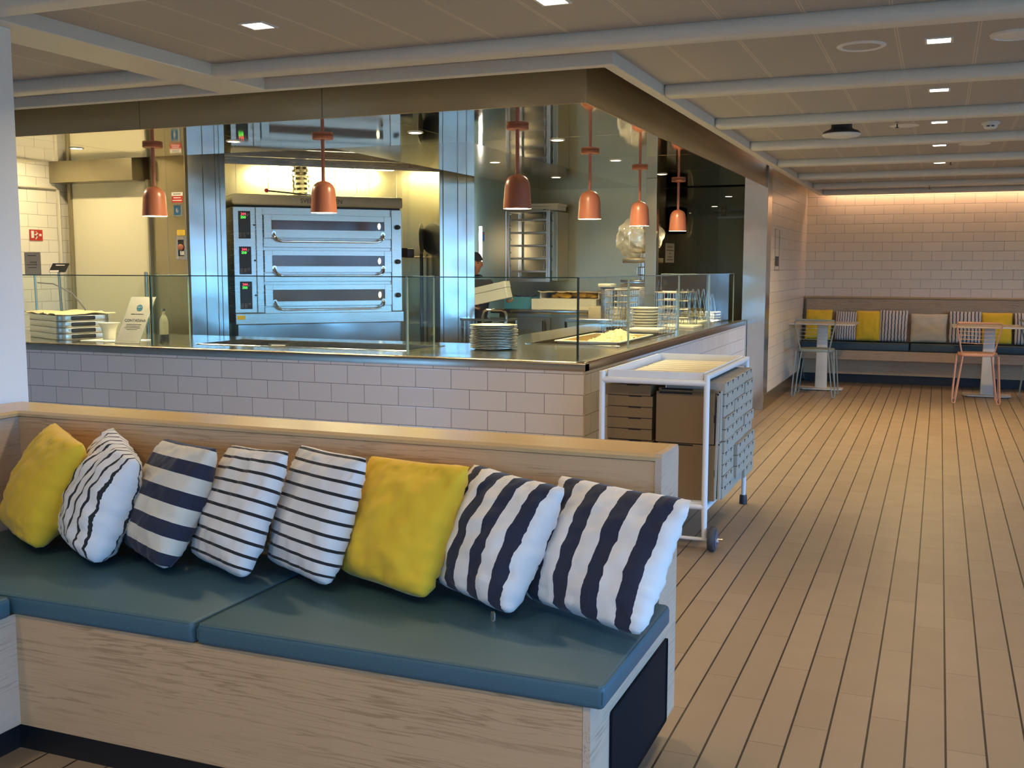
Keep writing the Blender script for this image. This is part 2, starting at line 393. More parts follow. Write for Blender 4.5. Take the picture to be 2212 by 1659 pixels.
# ------------------------------------------------------------------ room shell
struct(MB().box(-9, 6.9, -3.8, 18.2, -.1, 0).build('floor', M['floor']))
struct(MB().box(-9, 6.9, -3.8, 18.2, 3.0, 3.1).build('ceiling_deck', M['white_paint']))
CZ = 2.594
b = MB().prism([(-8.8, -3.6), (6.6, -3.6), (6.6, 15.14), (-1.55, 15.14), (-1.55, 5.1), (-8.8, 5.1)], 'z', CZ, CZ+.025)
struct(b.build('ceiling', M['ceil'], smooth=0))
beams = [(-8.7, 6.6, 3.10, 3.25), (-8.7, 6.6, 4.60, 4.745)] + [(-1.52, 6.6, y, y+.145) for y in (6.08, 7.56, 9.04, 10.63, 12.25, 13.74, 14.98)]
for i, (x0, x1, y0, y1) in enumerate(beams):
    struct(MB().box(x0, x1, y0, y1, 2.528, CZ+.01, .028, 3).build('trim_%d' % (i+1), M['beam']))
struct(MB().box(-3.835, -3.53, -3.6, 5.09, 2.530, CZ+.01, .004, 1).build('trim_10', M['beam']))
struct(MB().box(-8.7, -1.517, 5.064, 5.128, 2.532, 2.70, .003, 1).build('trim_11', M['beam']))
struct(MB().box(-1.581, -1.517, 5.128, 15.12, 2.532, 2.70, .003, 1).build('trim_12', M['beam']))
# steel fascia with butt joints, round the counter
b = MB()
for x0, x1 in ((-8.6, -6.02), (-6.017, -4.703), (-4.70, -3.372), (-3.369, -1.7585)): b.box(x0, x1, 5.398, 5.412, 2.41, 2.95, .0015, 1)
for y0, y1 in ((5.412, 7.005), (7.008, 9.4), (9.403, 11.65)): b.box(-1.7725, -1.7585, y0, y1, 2.41, 2.95, .0015, 1)
struct(b.build('trim_13', M['steel_fascia']))
SZ = 2.445
b = MB()
xs = (-8.6, -7.3, -5.95, -4.57, -3.175)
for x0, x1 in zip(xs, xs[1:]): b.box(x0+.001, x1-.001, 5.413, 7.02, SZ, 2.98, .001, 1)
ys = (5.413, 7.02, 8.42, 9.82, 11.649)
for y0, y1 in zip(ys, ys[1:]): b.box(-3.175+.001, -1.773, y0+.001, y1-.001, SZ, 2.98, .001, 1)
struct(b.build('ceiling_soffit', M['mirror']))
b = MB()
for y0, y1 in ((7.022, 9.0), (9.002, 10.6), (10.602, 12.0)): b.box(-4.4, -3.177, y0, y1, SZ+.02, 2.98, .001, 1)
b.box(-3.6, -1.75, 11.96, 14.2, SZ, 2.98, .001, 1); b.box(-3.6, -1.75, 14.202, 17.9, SZ, 2.98, .001, 1)
struct(b.build('ceiling_kitchen', M['shaded_ceil']))
struct(MB().box(-8.6, -4.401, 7.022, 12.6, 2.86, 2.98).build('ceiling_alcove', M['shaded_ceil']))
# walls
struct(MB().box(-8.3, -8.2, 5.2, 8.4, 0, 2.95).build('wall_left', M['tile_kitchen']))
struct(MB().box(-8.8, -8.7, -3.7, 5.3, 0, 3).build('wall_west', M['white_paint']))

struct(MB().box(-1.842, -1.742, 11.95, 15.37, 0, 2.95).build('wall_center', M['tile_farside']))
struct(MB().box(-1.742, -1.732, 11.66, 15.27, 0, .165).build('baseboard_center', M['steel_dark']))
struct(MB().box(-1.842, 6.7, 15.27, 15.37, 0, 2.95).build('wall_back', M['tile_far']))
struct(MB().box(-6.3, -3.0, 11.92, 12.0, 0, 2.98).build('wall_rear', M['steel_wall']))
struct(MB().box(-3.07, -2.945, 11.6, 12.0, 0, 2.46, .003, 1).build('wall_rear_end', M['steel_dark']))
b = MB()
for y0, y1 in ((12.0, 13.3), (13.302, 14.7), (14.702, 16.2), (16.202, 17.85)): b.box(-3.55, -3.47, y0, y1, 0, 2.46, .001, 1)
struct(b.build('wall_side', M['steel_dark']))
b = MB()
for x0, x1 in ((-3.47, -2.6), (-2.598, -1.7)): b.box(x0, x1, 17.8, 17.88, 0, 2.46, .001, 1)
struct(b.build('wall_far', M['steel_dark']))
struct(MB().box(-1.995, -1.742, 11.655, 11.95, 0, 2.95, .003, 1).build('wall_post', M['steel_pillar']))
struct(MB().box(-1.86, -1.843, 11.95, 17.9, 0, 2.95).build('wall_inner', M['steel_dark']))
# left: door, its frame and hood, label wall
struct(MB().box(-8.09, -7.135, 8.28, 8.33, 0, 2.39, .002, 1).build('door_1', M['cream']))
b = MB().box(-8.125, -8.09, 8.25, 8.33, 0, 2.39, .003, 1).box(-7.135, -7.115, 8.25, 8.33, 0, 2.39, .003, 1)
struct(b.build('trim_14', M['steel_dark']))
struct(MB().box(-8.2, -7.165, 8.10, 8.33, 2.375, 2.63, .004, 1).build('trim_15', M['steel_dark']))
struct(MB().box(-8.3, -7.1, 8.331, 8.4, 0, 2.95).build('wall_door', M['steel_wall']))
b = MB().box(-7.115, -6.93, 8.29, 8.4, 0, 2.95, .002, 1).box(-6.928, -6.705, 8.29, 8.4, 0, 2.95, .002, 1)
struct(b.build('wall_panel', M['steel_wall']))
# diagonal oven alcove, authored in a frame turned 45 degrees (s along it, t into it)
b = MB()
for s0, s1 in ((1.145, 1.29), (1.293, 1.405), (1.407, 1.445), (1.447, 1.50)): b.box(s0, s1, 10.635, 12.0, 0, 2.90, .003, 1)
struct(b.build('wall_pillar', M['steel_pillar'], frame=A45))
b = MB()
for s0, s1 in ((3.69, 3.728), (3.732, 3.893), (3.896, 3.993), (3.996, 4.085)): b.box(s0, s1, 10.635, 12.0, 0, 2.90, .003, 1)
struct(b.build('wall_pillar_right', M['steel_pillar'], frame=A45))
b = MB()
sx = (1.0, 1.8, 2.15, 2.45, 2.9, 3.15, 3.3, 3.62, 4.3)
for s0, s1 in zip(sx, sx[1:]): b.box(s0, s1-.003, 11.95, 12.05, 0, 2.90, .002, 1)
struct(b.build('wall_alcove', M['steel_wall'], frame=A45))
b = MB()
for z0, z1 in ((2.545, 2.618), (2.622, 2.70), (2.704, 2.785)): b.box(1.501, 3.689, 10.61, 10.66, z0, z1, .002, 1)
b.box(1.4, 4.1, 10.58, 10.66, 2.79, 2.88, .003, 1)
for s in (2.6, 2.95, 3.25):
    for z in (2.58, 2.655): b.ball((s, 10.608, z), .006, 1)
struct(b.build('trim_16', M['steel'], frame=A45))
# window wall on the daylight side
wins = [(-3.5, -1.1), (-.9, 1.5), (1.7, 4.1), (4.3, 6.7), (6.9, 9.3)]
b = MB().box(6.6, 6.7, -3.6, 15.3, 0, .7).box(6.6, 6.7, -3.6, 15.3, 2.5, 3.0)
edges = [-3.6]+[v for w in wins for v in w]+[15.3]
for y0, y1 in zip(edges[0::2], edges[1::2]): b.box(6.6, 6.7, y0, y1, .7, 2.5)
struct(b.build('wall_right', M['white_paint']))
for i, (y0, y1) in enumerate(wins):
    b = MB()
    for a0, a1, z0, z1 in ((y0, y0+.05, .7, 2.5), (y1-.05, y1, .7, 2.5), (y0, y1, .7, .75), (y0, y1, 2.45, 2.5), ((y0+y1)/2-.02, (y0+y1)/2+.02, .75, 2.45)): b.box(6.62, 6.68, a0, a1, z0, z1)
    w = struct(b.build('window_%d' % (i+1), M['white_paint']))
    g = MB().box(6.646, 6.652, y0+.05, y1-.05, .75, 2.45).build('glass', M['glass'], parent=w)
    p = area('window_portal', (6.7, (y0+y1)/2, 1.6), y1-y0, 1, (1, 1, 1), rot=(0, PI/2, 0), shape='RECTANGLE', size_y=1.9)
    p.data.size = 1.8; p.data.size_y = y1-y0; p.data.cycles.is_portal = True
fill_wins = [(-8.2, -6.7), (-.2, 1.3)]  # unseen front windows, added to light the surfaces facing the camera
b = MB().box(-8.8, 6.7, -3.7, -3.6, 0, .5).box(-8.8, 6.7, -3.7, -3.6, 2.4, 3.0)
edges = [-8.8]+[v for w in fill_wins for v in w]+[6.7]
for x0, x1 in zip(edges[0::2], edges[1::2]): b.box(x0, x1, -3.7, -3.6, .5, 2.4)
struct(b.build('wall_front', M['white_paint']))
for i, (x0, x1) in enumerate(fill_wins):
    b = MB()
    for a0, a1, z0, z1 in ((x0, x0+.05, .5, 2.4), (x1-.05, x1, .5, 2.4), (x0, x1, .5, .55), (x0, x1, 2.35, 2.4)): b.box(a0, a1, -3.68, -3.62, z0, z1)
    w = struct(b.build('window_%d' % (i+6), M['white_paint']))
    MB().box(x0+.05, x1-.05, -3.653, -3.647, .55, 2.35).build('glass', M['glass'], parent=w)
    p = area('window_portal', ((x0+x1)/2, -3.7, 1.45), x1-x0, 1, (1, 1, 1), rot=(PI/2, 0, 0), shape='RECTANGLE', size_y=1.9)
    p.data.cycles.is_portal = True
# painted column and its foot at the corner of the banquette
struct(MB().box(-4.05, -3.6, 2.5, 3.39, 0, 2.53, .004, 1).build('wall_column', M['column']))

w = bpy.data.worlds.new('world'); scene.world = w; w.use_nodes = True
bg = w.node_tree.nodes['Background']; bg.inputs[1].default_value = 19.0
tc = w.node_tree.nodes.new('ShaderNodeTexCoord'); sp = w.node_tree.nodes.new('ShaderNodeSeparateXYZ'); w.node_tree.links.new(tc.outputs['Generated'], sp.inputs[0])
rp = w.node_tree.nodes.new('ShaderNodeValToRGB'); e = rp.color_ramp.elements; e[0].position = .0; e[0].color = (.05, .075, .10, 1); e[1].position = .06; e[1].color = (.19, .47, 1.0, 1)
w.node_tree.links.new(sp.outputs[2], rp.inputs[0]); w.node_tree.links.new(rp.outputs[0], bg.inputs[0])

# ------------------------------------------------------------------ ceiling fixtures
def square_light(x, y, label, group, power=9.0, col=(1, .76, .45)):
    t = thing('ceiling_downlight', label, 'ceiling light', (x, y, CZ), group)
    b = MB()
    for x0, x1, y0, y1 in ((-.062, -.050, -.062, .062), (.050, .062, -.062, .062), (-.05, .05, -.062, -.05), (-.05, .05, .05, .062)):
        b.box(x+x0, x+x1, y+y0, y+y1, CZ-.006, CZ+.004, .001, 1)
    b.build('frame', M['white_paint'], t)
    MB().box(x-.05, x+.05, y-.05, y+.05, CZ-.003, CZ-.001).build('diffuser', M['lamp_white'], t)
    area('downlight_beam', (0, 0, -.012), .1, power, col, shape='SQUARE', spread=140, parent=t)
    return t
LG = 'square downlights in the panel ceiling'
rows = ['first', 'second', 'third', 'fourth', 'fifth']
desc = ['lit square downlight nearest along the right-hand aisle, between two round ceiling vents', 'lit square downlight second in the aisle row, beyond one ceiling beam',
        'lit square downlight level with the smoke detector, third of the aisle row', 'lit square downlight fourth in the aisle row, beside a flush round cover',
        'lit square downlight farthest along the aisle, near the tiled back wall']
for y, d, pw in zip((5.37, 6.83, 8.316, 9.86, 11.485), desc, (4, 4.5, 7, 18, 42)): square_light(-.05, y, d, LG, pw, (1, .76, .45) if y < 9 else (1, .70, .30))
square_light(-2.788, 3.962, 'lit square downlight in the ceiling above the counter front, at upper left', LG, 11)
square_light(-1.457, 4.03, 'square downlight cut by the top edge of the photo above the fascia', LG, 11)
for k, (x, y) in enumerate([(-.12, 4.0), (1.3, 4.0), (-2.79, 1.2), (-1.4, 1.2), (0.05, 1.2), (1.4, 1.2), (-2.79, -1.5), (0, -1.5), (1.6, -1.5), (1.5, 6.8), (1.5, 9.8), (1.6, 13.2)]):
    square_light(x, y, 'square downlight in the panel ceiling outside the picture', 'square downlights outside the picture', 9 if y < 5 else 4)

for x in (-7.0, -5.2, -3.4, -1.6, .2, 2.0): square_light(x, -2.95, 'unseen square downlight added to bounce light off the wall behind the camera', 'square downlights outside the picture', 13, (1, .86, .68))  # added row, bounces fill light off the front wall
def round_light(x, y, z, label, power=20.0, r=.05, spread=150):
    t = thing('round_downlight', label, 'ceiling light', (x, y, z), 'round downlights in the steel kitchen ceiling')
    MB().lathe([(r*.82, 0), (r*.82, -.004), (r, -.005), (r*1.08, -.002), (r*1.08, .003), (r*.82, .003)], (x, y, z-.001), cap=False).build('trim_ring', M['white_paint'], t)
    MB().lathe([(0, -.003), (r*.82, -.003), (r*.82, -.001), (0, -.001)], (x, y, z-.001)).build('diffuser', M['lamp_warm'], t)
    area('round_beam', (0, 0, -.012), r*1.6, power, (1, .80, .46), spread=spread, parent=t)
s = 1.0407
for x, y, d in [(-5.868, 6.066, 'round downlight above the stacked trays by the white tiled wall'), (-4.535, 6.131, 'round downlight between the first two pendants over the front counter'),
                (-3.156, 6.162, 'round downlight between the oven pendant and the corner pendant'), (-2.44, 6.865, 'round downlight between the corner pendant and the next one along'),
                (-2.459, 8.319, 'round downlight above the grated cheese pan'), (-2.42, 9.694, 'round downlight by the two farthest pendants')]:
    round_light(x*s, y*s, SZ, d)
for x, y, d in [(-3.499, 8.285, 'round downlight in the dark kitchen ceiling right of the oven pillar'), (-3.522, 9.874, 'round downlight in the dark kitchen ceiling above the tray rack')]:
    round_light(x*s, y*s, SZ+.02, d)
round_light(-2.409*s, 12.966*s, SZ, 'round downlight deep in the passage left of the steel post', 6)
round_light(-3.1, 15.6, SZ, 'round downlight near the end of the kitchen passage', 5)

for x, y in ((-7.6, 7.55), (-6.2, 7.75)): round_light(x, y, 2.858, 'unseen round downlight added above the soffit to brighten the cream door', 19)  # added out of sight above the soffit to brighten the door corner
# round vents, sensors on the public ceiling
def disc(name, x, y, label, cat, prof, mat, group=None, n=40):
    t = MB().lathe(prof, (x, y, CZ), n).build(name, mat, base=(x, y, CZ)); return tag(t, label, cat, group)
VG = 'round white covers in the panel ceiling'
t = thing('ceiling_speaker', 'round white ceiling speaker ring left of the nearest aisle downlight', 'speaker', (-.39, 5.37, CZ), VG)
MB().lathe([(.088, .002), (.088, -.006), (.10, -.010), (.112, -.004), (.114, .002)], (-.39, 5.37, CZ), 40, cap=False).build('rim', M['white_paint'], t)
MB().lathe([(0, -.002), (.088, -.003), (.088, .002)], (-.39, 5.37, CZ), 40).build('grille', M['ceil'], t)
disc('ceiling_vent', .27, 5.36, 'round white domed ceiling vent cut by the right edge of the photo', 'vent', [(0, -.012), (.06, -.012), (.085, -.008), (.088, -.014), (.105, -.010), (.11, .002)], M['white_paint'], VG)
disc('ceiling_cover', .225, 9.864, 'flat round cover beside the fourth aisle downlight', 'vent', [(0, -.004), (.125, -.004), (.13, .002)], M['white_paint'], VG)
disc('ceiling_cover', -.29, 8.45, 'flat round cover left of the third aisle downlight', 'vent', [(0, -.003), (.10, -.003), (.105, .002)], M['white_paint'], VG)
t = thing('smoke_detector', 'white smoke detector on the ceiling right of the aisle downlights', 'smoke detector', (.292, 8.47, CZ))
MB().lathe([(.062, .002), (.062, -.014), (.054, -.018), (.05, -.018)], (.292, 8.47, CZ), 30, cap=False).build('base_plate', M['white_paint'], t)
MB().lathe([(.05, -.016), (.046, -.038), (.034, -.048), (0, -.050)], (.292, 8.47, CZ), 30).build('sensor_head', M['white_paint'], t)
MB().box(.265, .285, 8.418, 8.424, CZ-.036, CZ-.028).box(.295, .315, 8.418, 8.424, CZ-.036, CZ-.028).build('slots', M['dark_plastic'], t)
x, y = -.683, 7.86
t = thing('ceiling_loudspeaker', 'black and white dish-shaped loudspeaker hanging below the aisle ceiling', 'speaker', (x, y, CZ))
MB().box(x-.075, x+.075, y-.05, y+.05, CZ-.045, CZ, .004).build('mount_box', M['white_paint'], t)
MB().lathe([(.07, -.04), (.072, -.07), (.08, -.078), (.115, -.092), (.128, -.105), (.128, -.112)], (x, y, CZ), 36).build('housing', M['dark_plastic'], t)
MB().lathe([(.130, -.110), (.132, -.116), (.118, -.128), (.07, -.136), (0, -.138)], (x, y, CZ), 36).build('dish', M['white_paint'], t)
for x, y, d in [(-.33, 8.20, 'tiny chrome sprinkler head left of the third aisle downlight'), (-.16, 13.72, 'tiny sprinkler head on the farthest ceiling beam'), (.05, 11.3, 'tiny white sprinkler head next to the farthest aisle downlight')]:
    t = thing('sprinkler_head', d, 'sprinkler', (x, y, 2.53 if y > 13 else CZ), 'sprinkler heads in the panel ceiling')
    z = 2.53 if y > 13 else CZ
    MB().lathe([(.018, .002), (.018, -.004), (.008, -.006), (.008, -.02)], (x, y, z), 14).build('escutcheon', M['chrome'], t)
    MB().box(x-.004, x+.004, y-.008, y+.008, z-.04, z-.018).lathe([(0, -.044), (.013, -.044), (.013, -.040), (0, -.040)], (x, y, z), 14).build('deflector', M['dark_plastic'], t)

# cove light along the back wall
t = MB().box(-1.45, 6.5, 15.20, 15.22, 2.64, 2.655).build('cove_light_strip', M['cove'], base=(0, 15.2, 2.64))
tag(t, 'warm pink light strip hidden in the ceiling slot above the far tiled wall', 'light strip')
area('cove_beam', (2.5, 15.18, 2.66), 8.0, 26, (1, .62, .44), rot=(math.radians(18), 0, 0), shape='RECTANGLE', size_y=.05, spread=170)

# ------------------------------------------------------------------ serving counter
CF, CR_, CTOP = 5.985, -1.946, .978          # front face, right face, top
t = thing('serving_counter', 'long L-shaped serving counter, pale tiles below a stainless steel top with two sunken wells', 'counter', (-4, 6.5, 0))
b = MB().prism([(-8.15, CF+.012), (CR_-.012, CF+.012), (CR_-.012, 11.62), (-3.29, 11.62), (-3.29, 7.28), (-8.15, 7.28)], 'z', 0, .84)
b.build('carcass', M['steel_dark'], t, smooth=0)
MB().box(-8.15, CR_-.001, CF, CF+.012, .08, .932).build('front_tiles', M['tile_front'], t, smooth=0)
MB().box(CR_-.012, CR_, CF+.001, 11.60, .08, .932).build('side_tiles', M['tile_side'], t, smooth=0)
MB().box(CR_-.004, CR_+.003, CF-.003, CF+.004, .08, .932).build('corner_trim', M['alu'], t)
MB().box(CR_-.002, CR_+.012, 11.60, 11.63, .0, .975).build('end_trim', M['alu'], t)
MB().box(-8.15, CR_-.03, CF+.03, CF+.04, 0, .08).box(CR_-.04, CR_-.03, CF+.03, 11.6, 0, .08).build('plinth', M['black'], t)
WX = [(-5.12, -3.36, 6.43, 6.97), (-2.87, -2.16, 7.43, 9.15)]     # wells
b = MB()
def slab(x0, x1, y0, y1): b.box(x0, x1, y0, y1, .955, CTOP)
slab(-8.15, CR_-.06, 6.06, 6.43); slab(-8.15, -5.12, 6.43, 6.97); slab(-3.36, CR_-.06, 6.43, 6.97); slab(-8.15, CR_-.06, 6.97, 7.30)
slab(-3.30, -2.87, 7.30, 9.15); slab(-2.16, CR_-.06, 7.30, 9.15); slab(-2.87, -2.16, 7.30, 7.43); slab(-3.30, CR_-.06, 9.15, 11.62)
b.build('worktop', M['steel_top'], t, smooth=0)
prof = [(0, .932), (0, .974), (.004, .983), (.012, .987), (.055, .987), (.063, .984), (.075, CTOP), (.08, CTOP), (.08, .932)]
b = MB().prism([(CF-.004+d, z) for d, z in prof], 'x', -8.15, CR_+.004).prism([(CR_+.004-d, z) for d, z in prof], 'y', CF+.001, 11.60)
b.build('edge_strip', M['steel_edge'], t, smooth=50)
for x0, x1, y0, y1 in WX:
    b = MB(); d = .86
    for q in ((x0, x0+.004, y0, y1), (x1-.004, x1, y0, y1), (x0, x1, y0, y0+.004), (x0, x1, y1-.004, y1)): b.box(q[0], q[1], q[2], q[3], d, CTOP+.001)
    b.box(x0, x1, y0, y1, d-.004, d)
    for q in ((x0-.014, x0+.008, y0-.014, y1+.014), (x1-.008, x1+.014, y0-.014, y1+.014), (x0, x1, y0-.014, y0+.008), (x0, x1, y1-.008, y1+.014)): b.box(q[0], q[1], q[2], q[3], CTOP-.001, CTOP+.005, .002, 1)
    if x0 < -5: b.box(x0+.44, x0+.455, y0+.02, y1, d+.06, CTOP-.012, .002, 1)
    b.build('sunken_well', M['steel_top'], t, smooth=30)

# glass sneeze guard: one thing, each sheet a part with dark polished edges as its own sub-part
GZ0, GZ1, GY, GX = CTOP, 1.489, 6.218, -2.07
t = thing('sneeze_guard', 'frameless clear glass screen with dark top edge standing along the steel counter', 'glass screen', (-3, GY, GZ0))
def sheet(p0, p1, z1=GZ1, edge='glass_edge', ends=(1, 1)):
    d = Vector((p1[0]-p0[0], p1[1]-p0[1], 0)); L = d.length; d.normalize(); ang = math.atan2(d.y, d.x)
    T = Matrix.Translation((p0[0], p0[1], 0)) @ Matrix.Rotation(ang, 4, 'Z')
    g = MB().box(.003, L-.003, -.004, .004, GZ0+.001, z1-.004, M=T).build('glass_pane', M['glass'], t, smooth=0)
    b = MB().box(.001, L-.001, -.0055, .0055, z1-.004, z1+.003, .001, 1, M=T)
    if ends[0]: b.box(0, .003, -.0055, .0055, GZ0+.001, z1, M=T)
    if ends[1]: b.box(L-.003, L, -.0055, .0055, GZ0+.001, z1, M=T)
    b.build('polished_edge', M[edge], g, smooth=0)
sheet((-7.9, GY), (-5.375, GY)); sheet((-5.365, GY), (-3.262, GY), ends=(0, 0)); sheet((-3.253, GY), (GX, GY), ends=(0, 0))
b = MB().box(-3.2625, -3.2525, GY-.005, GY+.005, GZ0+.001, GZ1).build('pane_joint', M['glass_edge_light'], t)
b = MB().box(GX-.004, GX+.008, GY-.006, GY+.006, GZ0+.001, GZ1+.002).build('corner_joint', M['glass_edge'], t)
for y0, y1 in ((GY+.008, 7.368), (7.378, 8.95), (8.96, 10.25), (10.26, 11.55)): sheet((GX, y0), (GX, y1), edge='glass_edge_light')
sheet((-5.372, GY+.008), (-5.384, 6.66), edge='glass_edge_light')
sheet((-3.257, GY+.008), (-3.257, 6.62), edge='glass_edge_light')
sheet((GX-.01, 10.255), (-2.55, 10.255), edge='glass_edge_light')

# ------------------------------------------------------------------ pendants
def pendant(x, y, label):
    t = thing('pendant_lamp', label, 'pendant lamp', (x, y, SZ), 'terracotta pendant lamps over the counter')
    MB().lathe([(0, 0), (.070, 0), (.072, -.003), (.072, -.019), (.069, -.022), (0, -.022)], (x, y, SZ-.0005), 36).build('ceiling_canopy', M['terracotta'], t)
    MB().lathe([(.0125, -.02), (.0125, -.310)], (x, y, SZ), 16).build('stem', M['terracotta'], t)
    pr = [(.0125, -.335), (.018, -.340), (.040, -.346), (.062, -.362), (.076, -.388), (.082, -.420), (.0905, -.548), (.0915, -.556), (.089, -.556)]
    MB().lathe(pr, (x, y, SZ+.035), 40, cap=False).build('lamp_shade', M['terracotta'], t)
    MB().lathe([(.0885, -.555), (.080, -.42), (.072, -.392), (.055, -.37), (0, -.358)], (x, y, SZ+.035), 40, cap=False).build('shade_lining', M['shade_in'], t)
    MB().lathe([(0, -.40), (.022, -.41), (.030, -.44), (.024, -.465), (0, -.472)], (x, y, SZ+.035), 18).build('bulb', M['bulb'], t)
    area('pendant_beam', (0, 0, -.465), .12, 13.0, (1, .78, .42), spread=140, parent=t)
for x, y, d in [(-5.41, 6.34, 'terracotta bell pendant at far left, hanging in front of the cream door'), (-3.97, 6.36, 'terracotta bell pendant hanging in front of the pizza oven'),
                (-2.53, 6.36, 'largest terracotta bell pendant, at the counter corner above the metal plates'), (-2.54, 7.90, 'terracotta bell pendant above the grated cheese pan, next behind the corner one'),
                (-2.53, 9.33, 'terracotta bell pendant in front of the wrapped machine and its grey post'), (-2.516, 10.78, 'smallest and farthest terracotta bell pendant, in front of the black wall speaker')]:
    pendant(x, y, d)

# ------------------------------------------------------------------ oven (frame turned 45 degrees)
T0 = 10.783
t = thing('pizza_oven', 'three-deck stainless steel pizza oven with lit windows under a beige hood', 'oven', (2.45, T0, 0), frame=A45)
b = MB().box(1.582, 3.315, T0+.02, T0+.95, 1.09, 2.15, .004, 1); b.build('body', M['steel'], t)
MB().box(1.575, 3.322, T0-.05, T0+.9, 2.165, 2.272, .02, 3).build('hood', M['hood'], t)
txt = MB().text('SVEBA DAHLEN', .062, Matrix.Translation((2.462, T0-.0515, 2.214)) @ Matrix.Rotation(PI/2, 4, 'X')).build('maker_lettering', M['ink'], t, smooth=0)
MB().box(1.60, 3.30, T0, T0+.05, 2.148, 2.166).build('shadow_gap', M['black'], t)
MB().box(1.582, 1.80, T0-.012, T0+.03, 1.095, 2.146, .004, 1).build('control_panel', M['steel'], t)
for q in ((1.806, 1.872), (3.205, 3.315)): MB().box(q[0], q[1], T0-.010, T0+.03, 1.095, 2.146, .003, 1).build('side_strip', M['steel'], t)
for zt, zb, wt, wb, seam in ((2.075, 1.845, 2.018, 1.928, 2.10), (1.720, 1.500, 1.668, 1.562, 1.742), (1.375, 1.160, 1.322, 1.208, 1.395)):
    MB().box(1.877, 3.200, T0-.004, T0+.03, zb-.095, zb-.008, .003, 1).build('deck_front', M['steel'], t)
    b = MB()
    for q in ((1.880, 1.958, zb, zt), (3.122, 3.198, zb, zt), (1.958, 3.122, wt, zt), (1.958, 3.122, zb, wb)): b.box(q[0], q[1], T0-.026, T0+.005, q[2], q[3], .002, 1)
    d = b.build('oven_door', M['steel'], t)
    MB().box(1.955, 3.125, T0-.016, T0-.006, wb-.003, wt+.003).build('window', M['fry'], d, smooth=0)
    MB().ball((3.07, T0-.017, (wt+wb)/2), .03, 2, (.55, .1, 1.1)).build('chamber_lamp', M['oven_lamp'], d)
    hz = zb-.035
    MB().tube([(1.975, T0-.026, zb+.045), (1.975, T0-.055, zb+.03), (1.985, T0-.075, zb+.0), (2.01, T0-.085, hz+.012), (2.05, T0-.088, hz), (3.03, T0-.088, hz), (3.07, T0-.085, hz+.012), (3.095, T0-.075, zb+.0), (3.105, T0-.055, zb+.03), (3.105, T0-.026, zb+.045)], .0105, 10).build('handle', M['chrome'], d)
    for kx in (1.975, 3.105): MB().lathe([(.022, 0), (.022, .01), (0, .01)], (0, 0, 0), 14, M=Matrix.Translation((kx, T0-.026, zb+.045)) @ Matrix.Rotation(PI/2, 4, 'X')).build('handle_mount', M['chrome'], d)
    k = MB().lathe([(.026, 0), (.024, .045), (.018, .055), (0, .056)], (0, 0, 0), 18, M=Matrix.Translation((3.268, T0-.010, (wt+wb)/2-.005)) @ Matrix.Rotation(PI/2, 4, 'X')).build('vent_knob', M['dark_plastic'], t)
for z0, z1 in ((1.833, 2.104), (1.480, 1.755), (1.133, 1.408)):
    p = MB().box(1.634, 1.752, T0-.018, T0-.008, z0, z1, .003, 1).build('display', M['dark_plastic'], t)
    R = Matrix.Rotation(PI/2, 4, 'X')
    MB().text('244', .034, Matrix.Translation((1.684, T0-.0185, z1-.030)) @ R).build('red_digits', M['led_red'], p, smooth=0)
    MB().text('250', .034, Matrix.Translation((1.680, T0-.0185, z1-.062)) @ R).build('green_digits', M['led_green'], p, smooth=0)
    b = MB()
    for bx, bz in ((1.652, .046), (1.688, .046), (1.724, .050), (1.652, .022), (1.688, .022)):
        b.tube([(bx-.011, T0-.0195, z0+bz-.007), (bx+.011, T0-.0195, z0+bz-.007), (bx+.011, T0-.0195, z0+bz+.007), (bx-.011, T0-.0195, z0+bz+.007)], .0016, 5, True)
    b.tube([(1.717, T0-.0195, z1-.052), (1.737, T0-.0195, z1-.030), (1.729, T0-.0195, z1-.024), (1.709, T0-.0195, z1-.046)], .0016, 5, True)
    b.build('buttons', M['ink_grey'], p)
    MB().ball((1.787, T0-.014, (z0+z1)/2), .010, 2).build('screw_cap', M['dark_plastic'], t)
MB().box(1.578, 3.318, T0-.055, T0+.1, .982, 1.090, .004, 1).build('drawer_front', M['steel'], t)
MB().box(1.60, 3.285, T0-.035, T0+.85, .55, .978, .004, 1).build('stand', M['steel_pillar'], t)
for q in (1.62, 3.22): MB().box(q, q+.05, T0, T0+.05, 0, .56).box(q, q+.05, T0+.7, T0+.75, 0, .56).build('leg', M['steel'], t)
MB().box(1.592, 1.672, T0-.0575, T0-.054, 1.030, 1.072).build('warning_sticker', M['yellow_label'], t, smooth=0)
t = thing('oven_rod', 'thin dark rod with a red ball end lying on the oven hood', 'rod', (1.9, T0, 2.285), frame=A45)
MB().tube([(1.93, T0+.0, 2.310), (2.50, T0+.15, 2.280)], .008, 8).build('shaft', M['dark_plastic'], t)
MB().ball((1.92, T0+.0, 2.312), .021, 3).build('ball_end', M['red'], t)
t = thing('flue_duct', 'crinkled foil flue pipe rising behind the oven hood', 'duct', (2.42, 11.45, 2.27), frame=A45)
pts, rs = [], []
for k in range(25):
    pts.append((2.42-.02*math.sin(k/24*2), 11.45, 2.18+k*.027)); rs.append(.085+(.008 if k % 2 else 0))
MB().tube(pts, rs, 18).build('foil_hose', M['chrome'], t, smooth=25)
MB().tube([(2.33+.1*math.cos(a), 11.45+.1*math.sin(a), 2.52) for a in [i*PI/6 for i in range(12)]], .006, 6, True, M=Matrix.Translation((.085, 0, 0))).build('clamp', M['steel'], t)
t = thing('strip_light', 'bright fluorescent strip light above the oven, half hidden by the header', 'strip light', (2.5, 11.3, 2.80), frame=A45)
MB().box(2.03, 3.5, 11.50, 11.62, 2.68, 2.72, .006).build('housing', M['white_paint'], t)
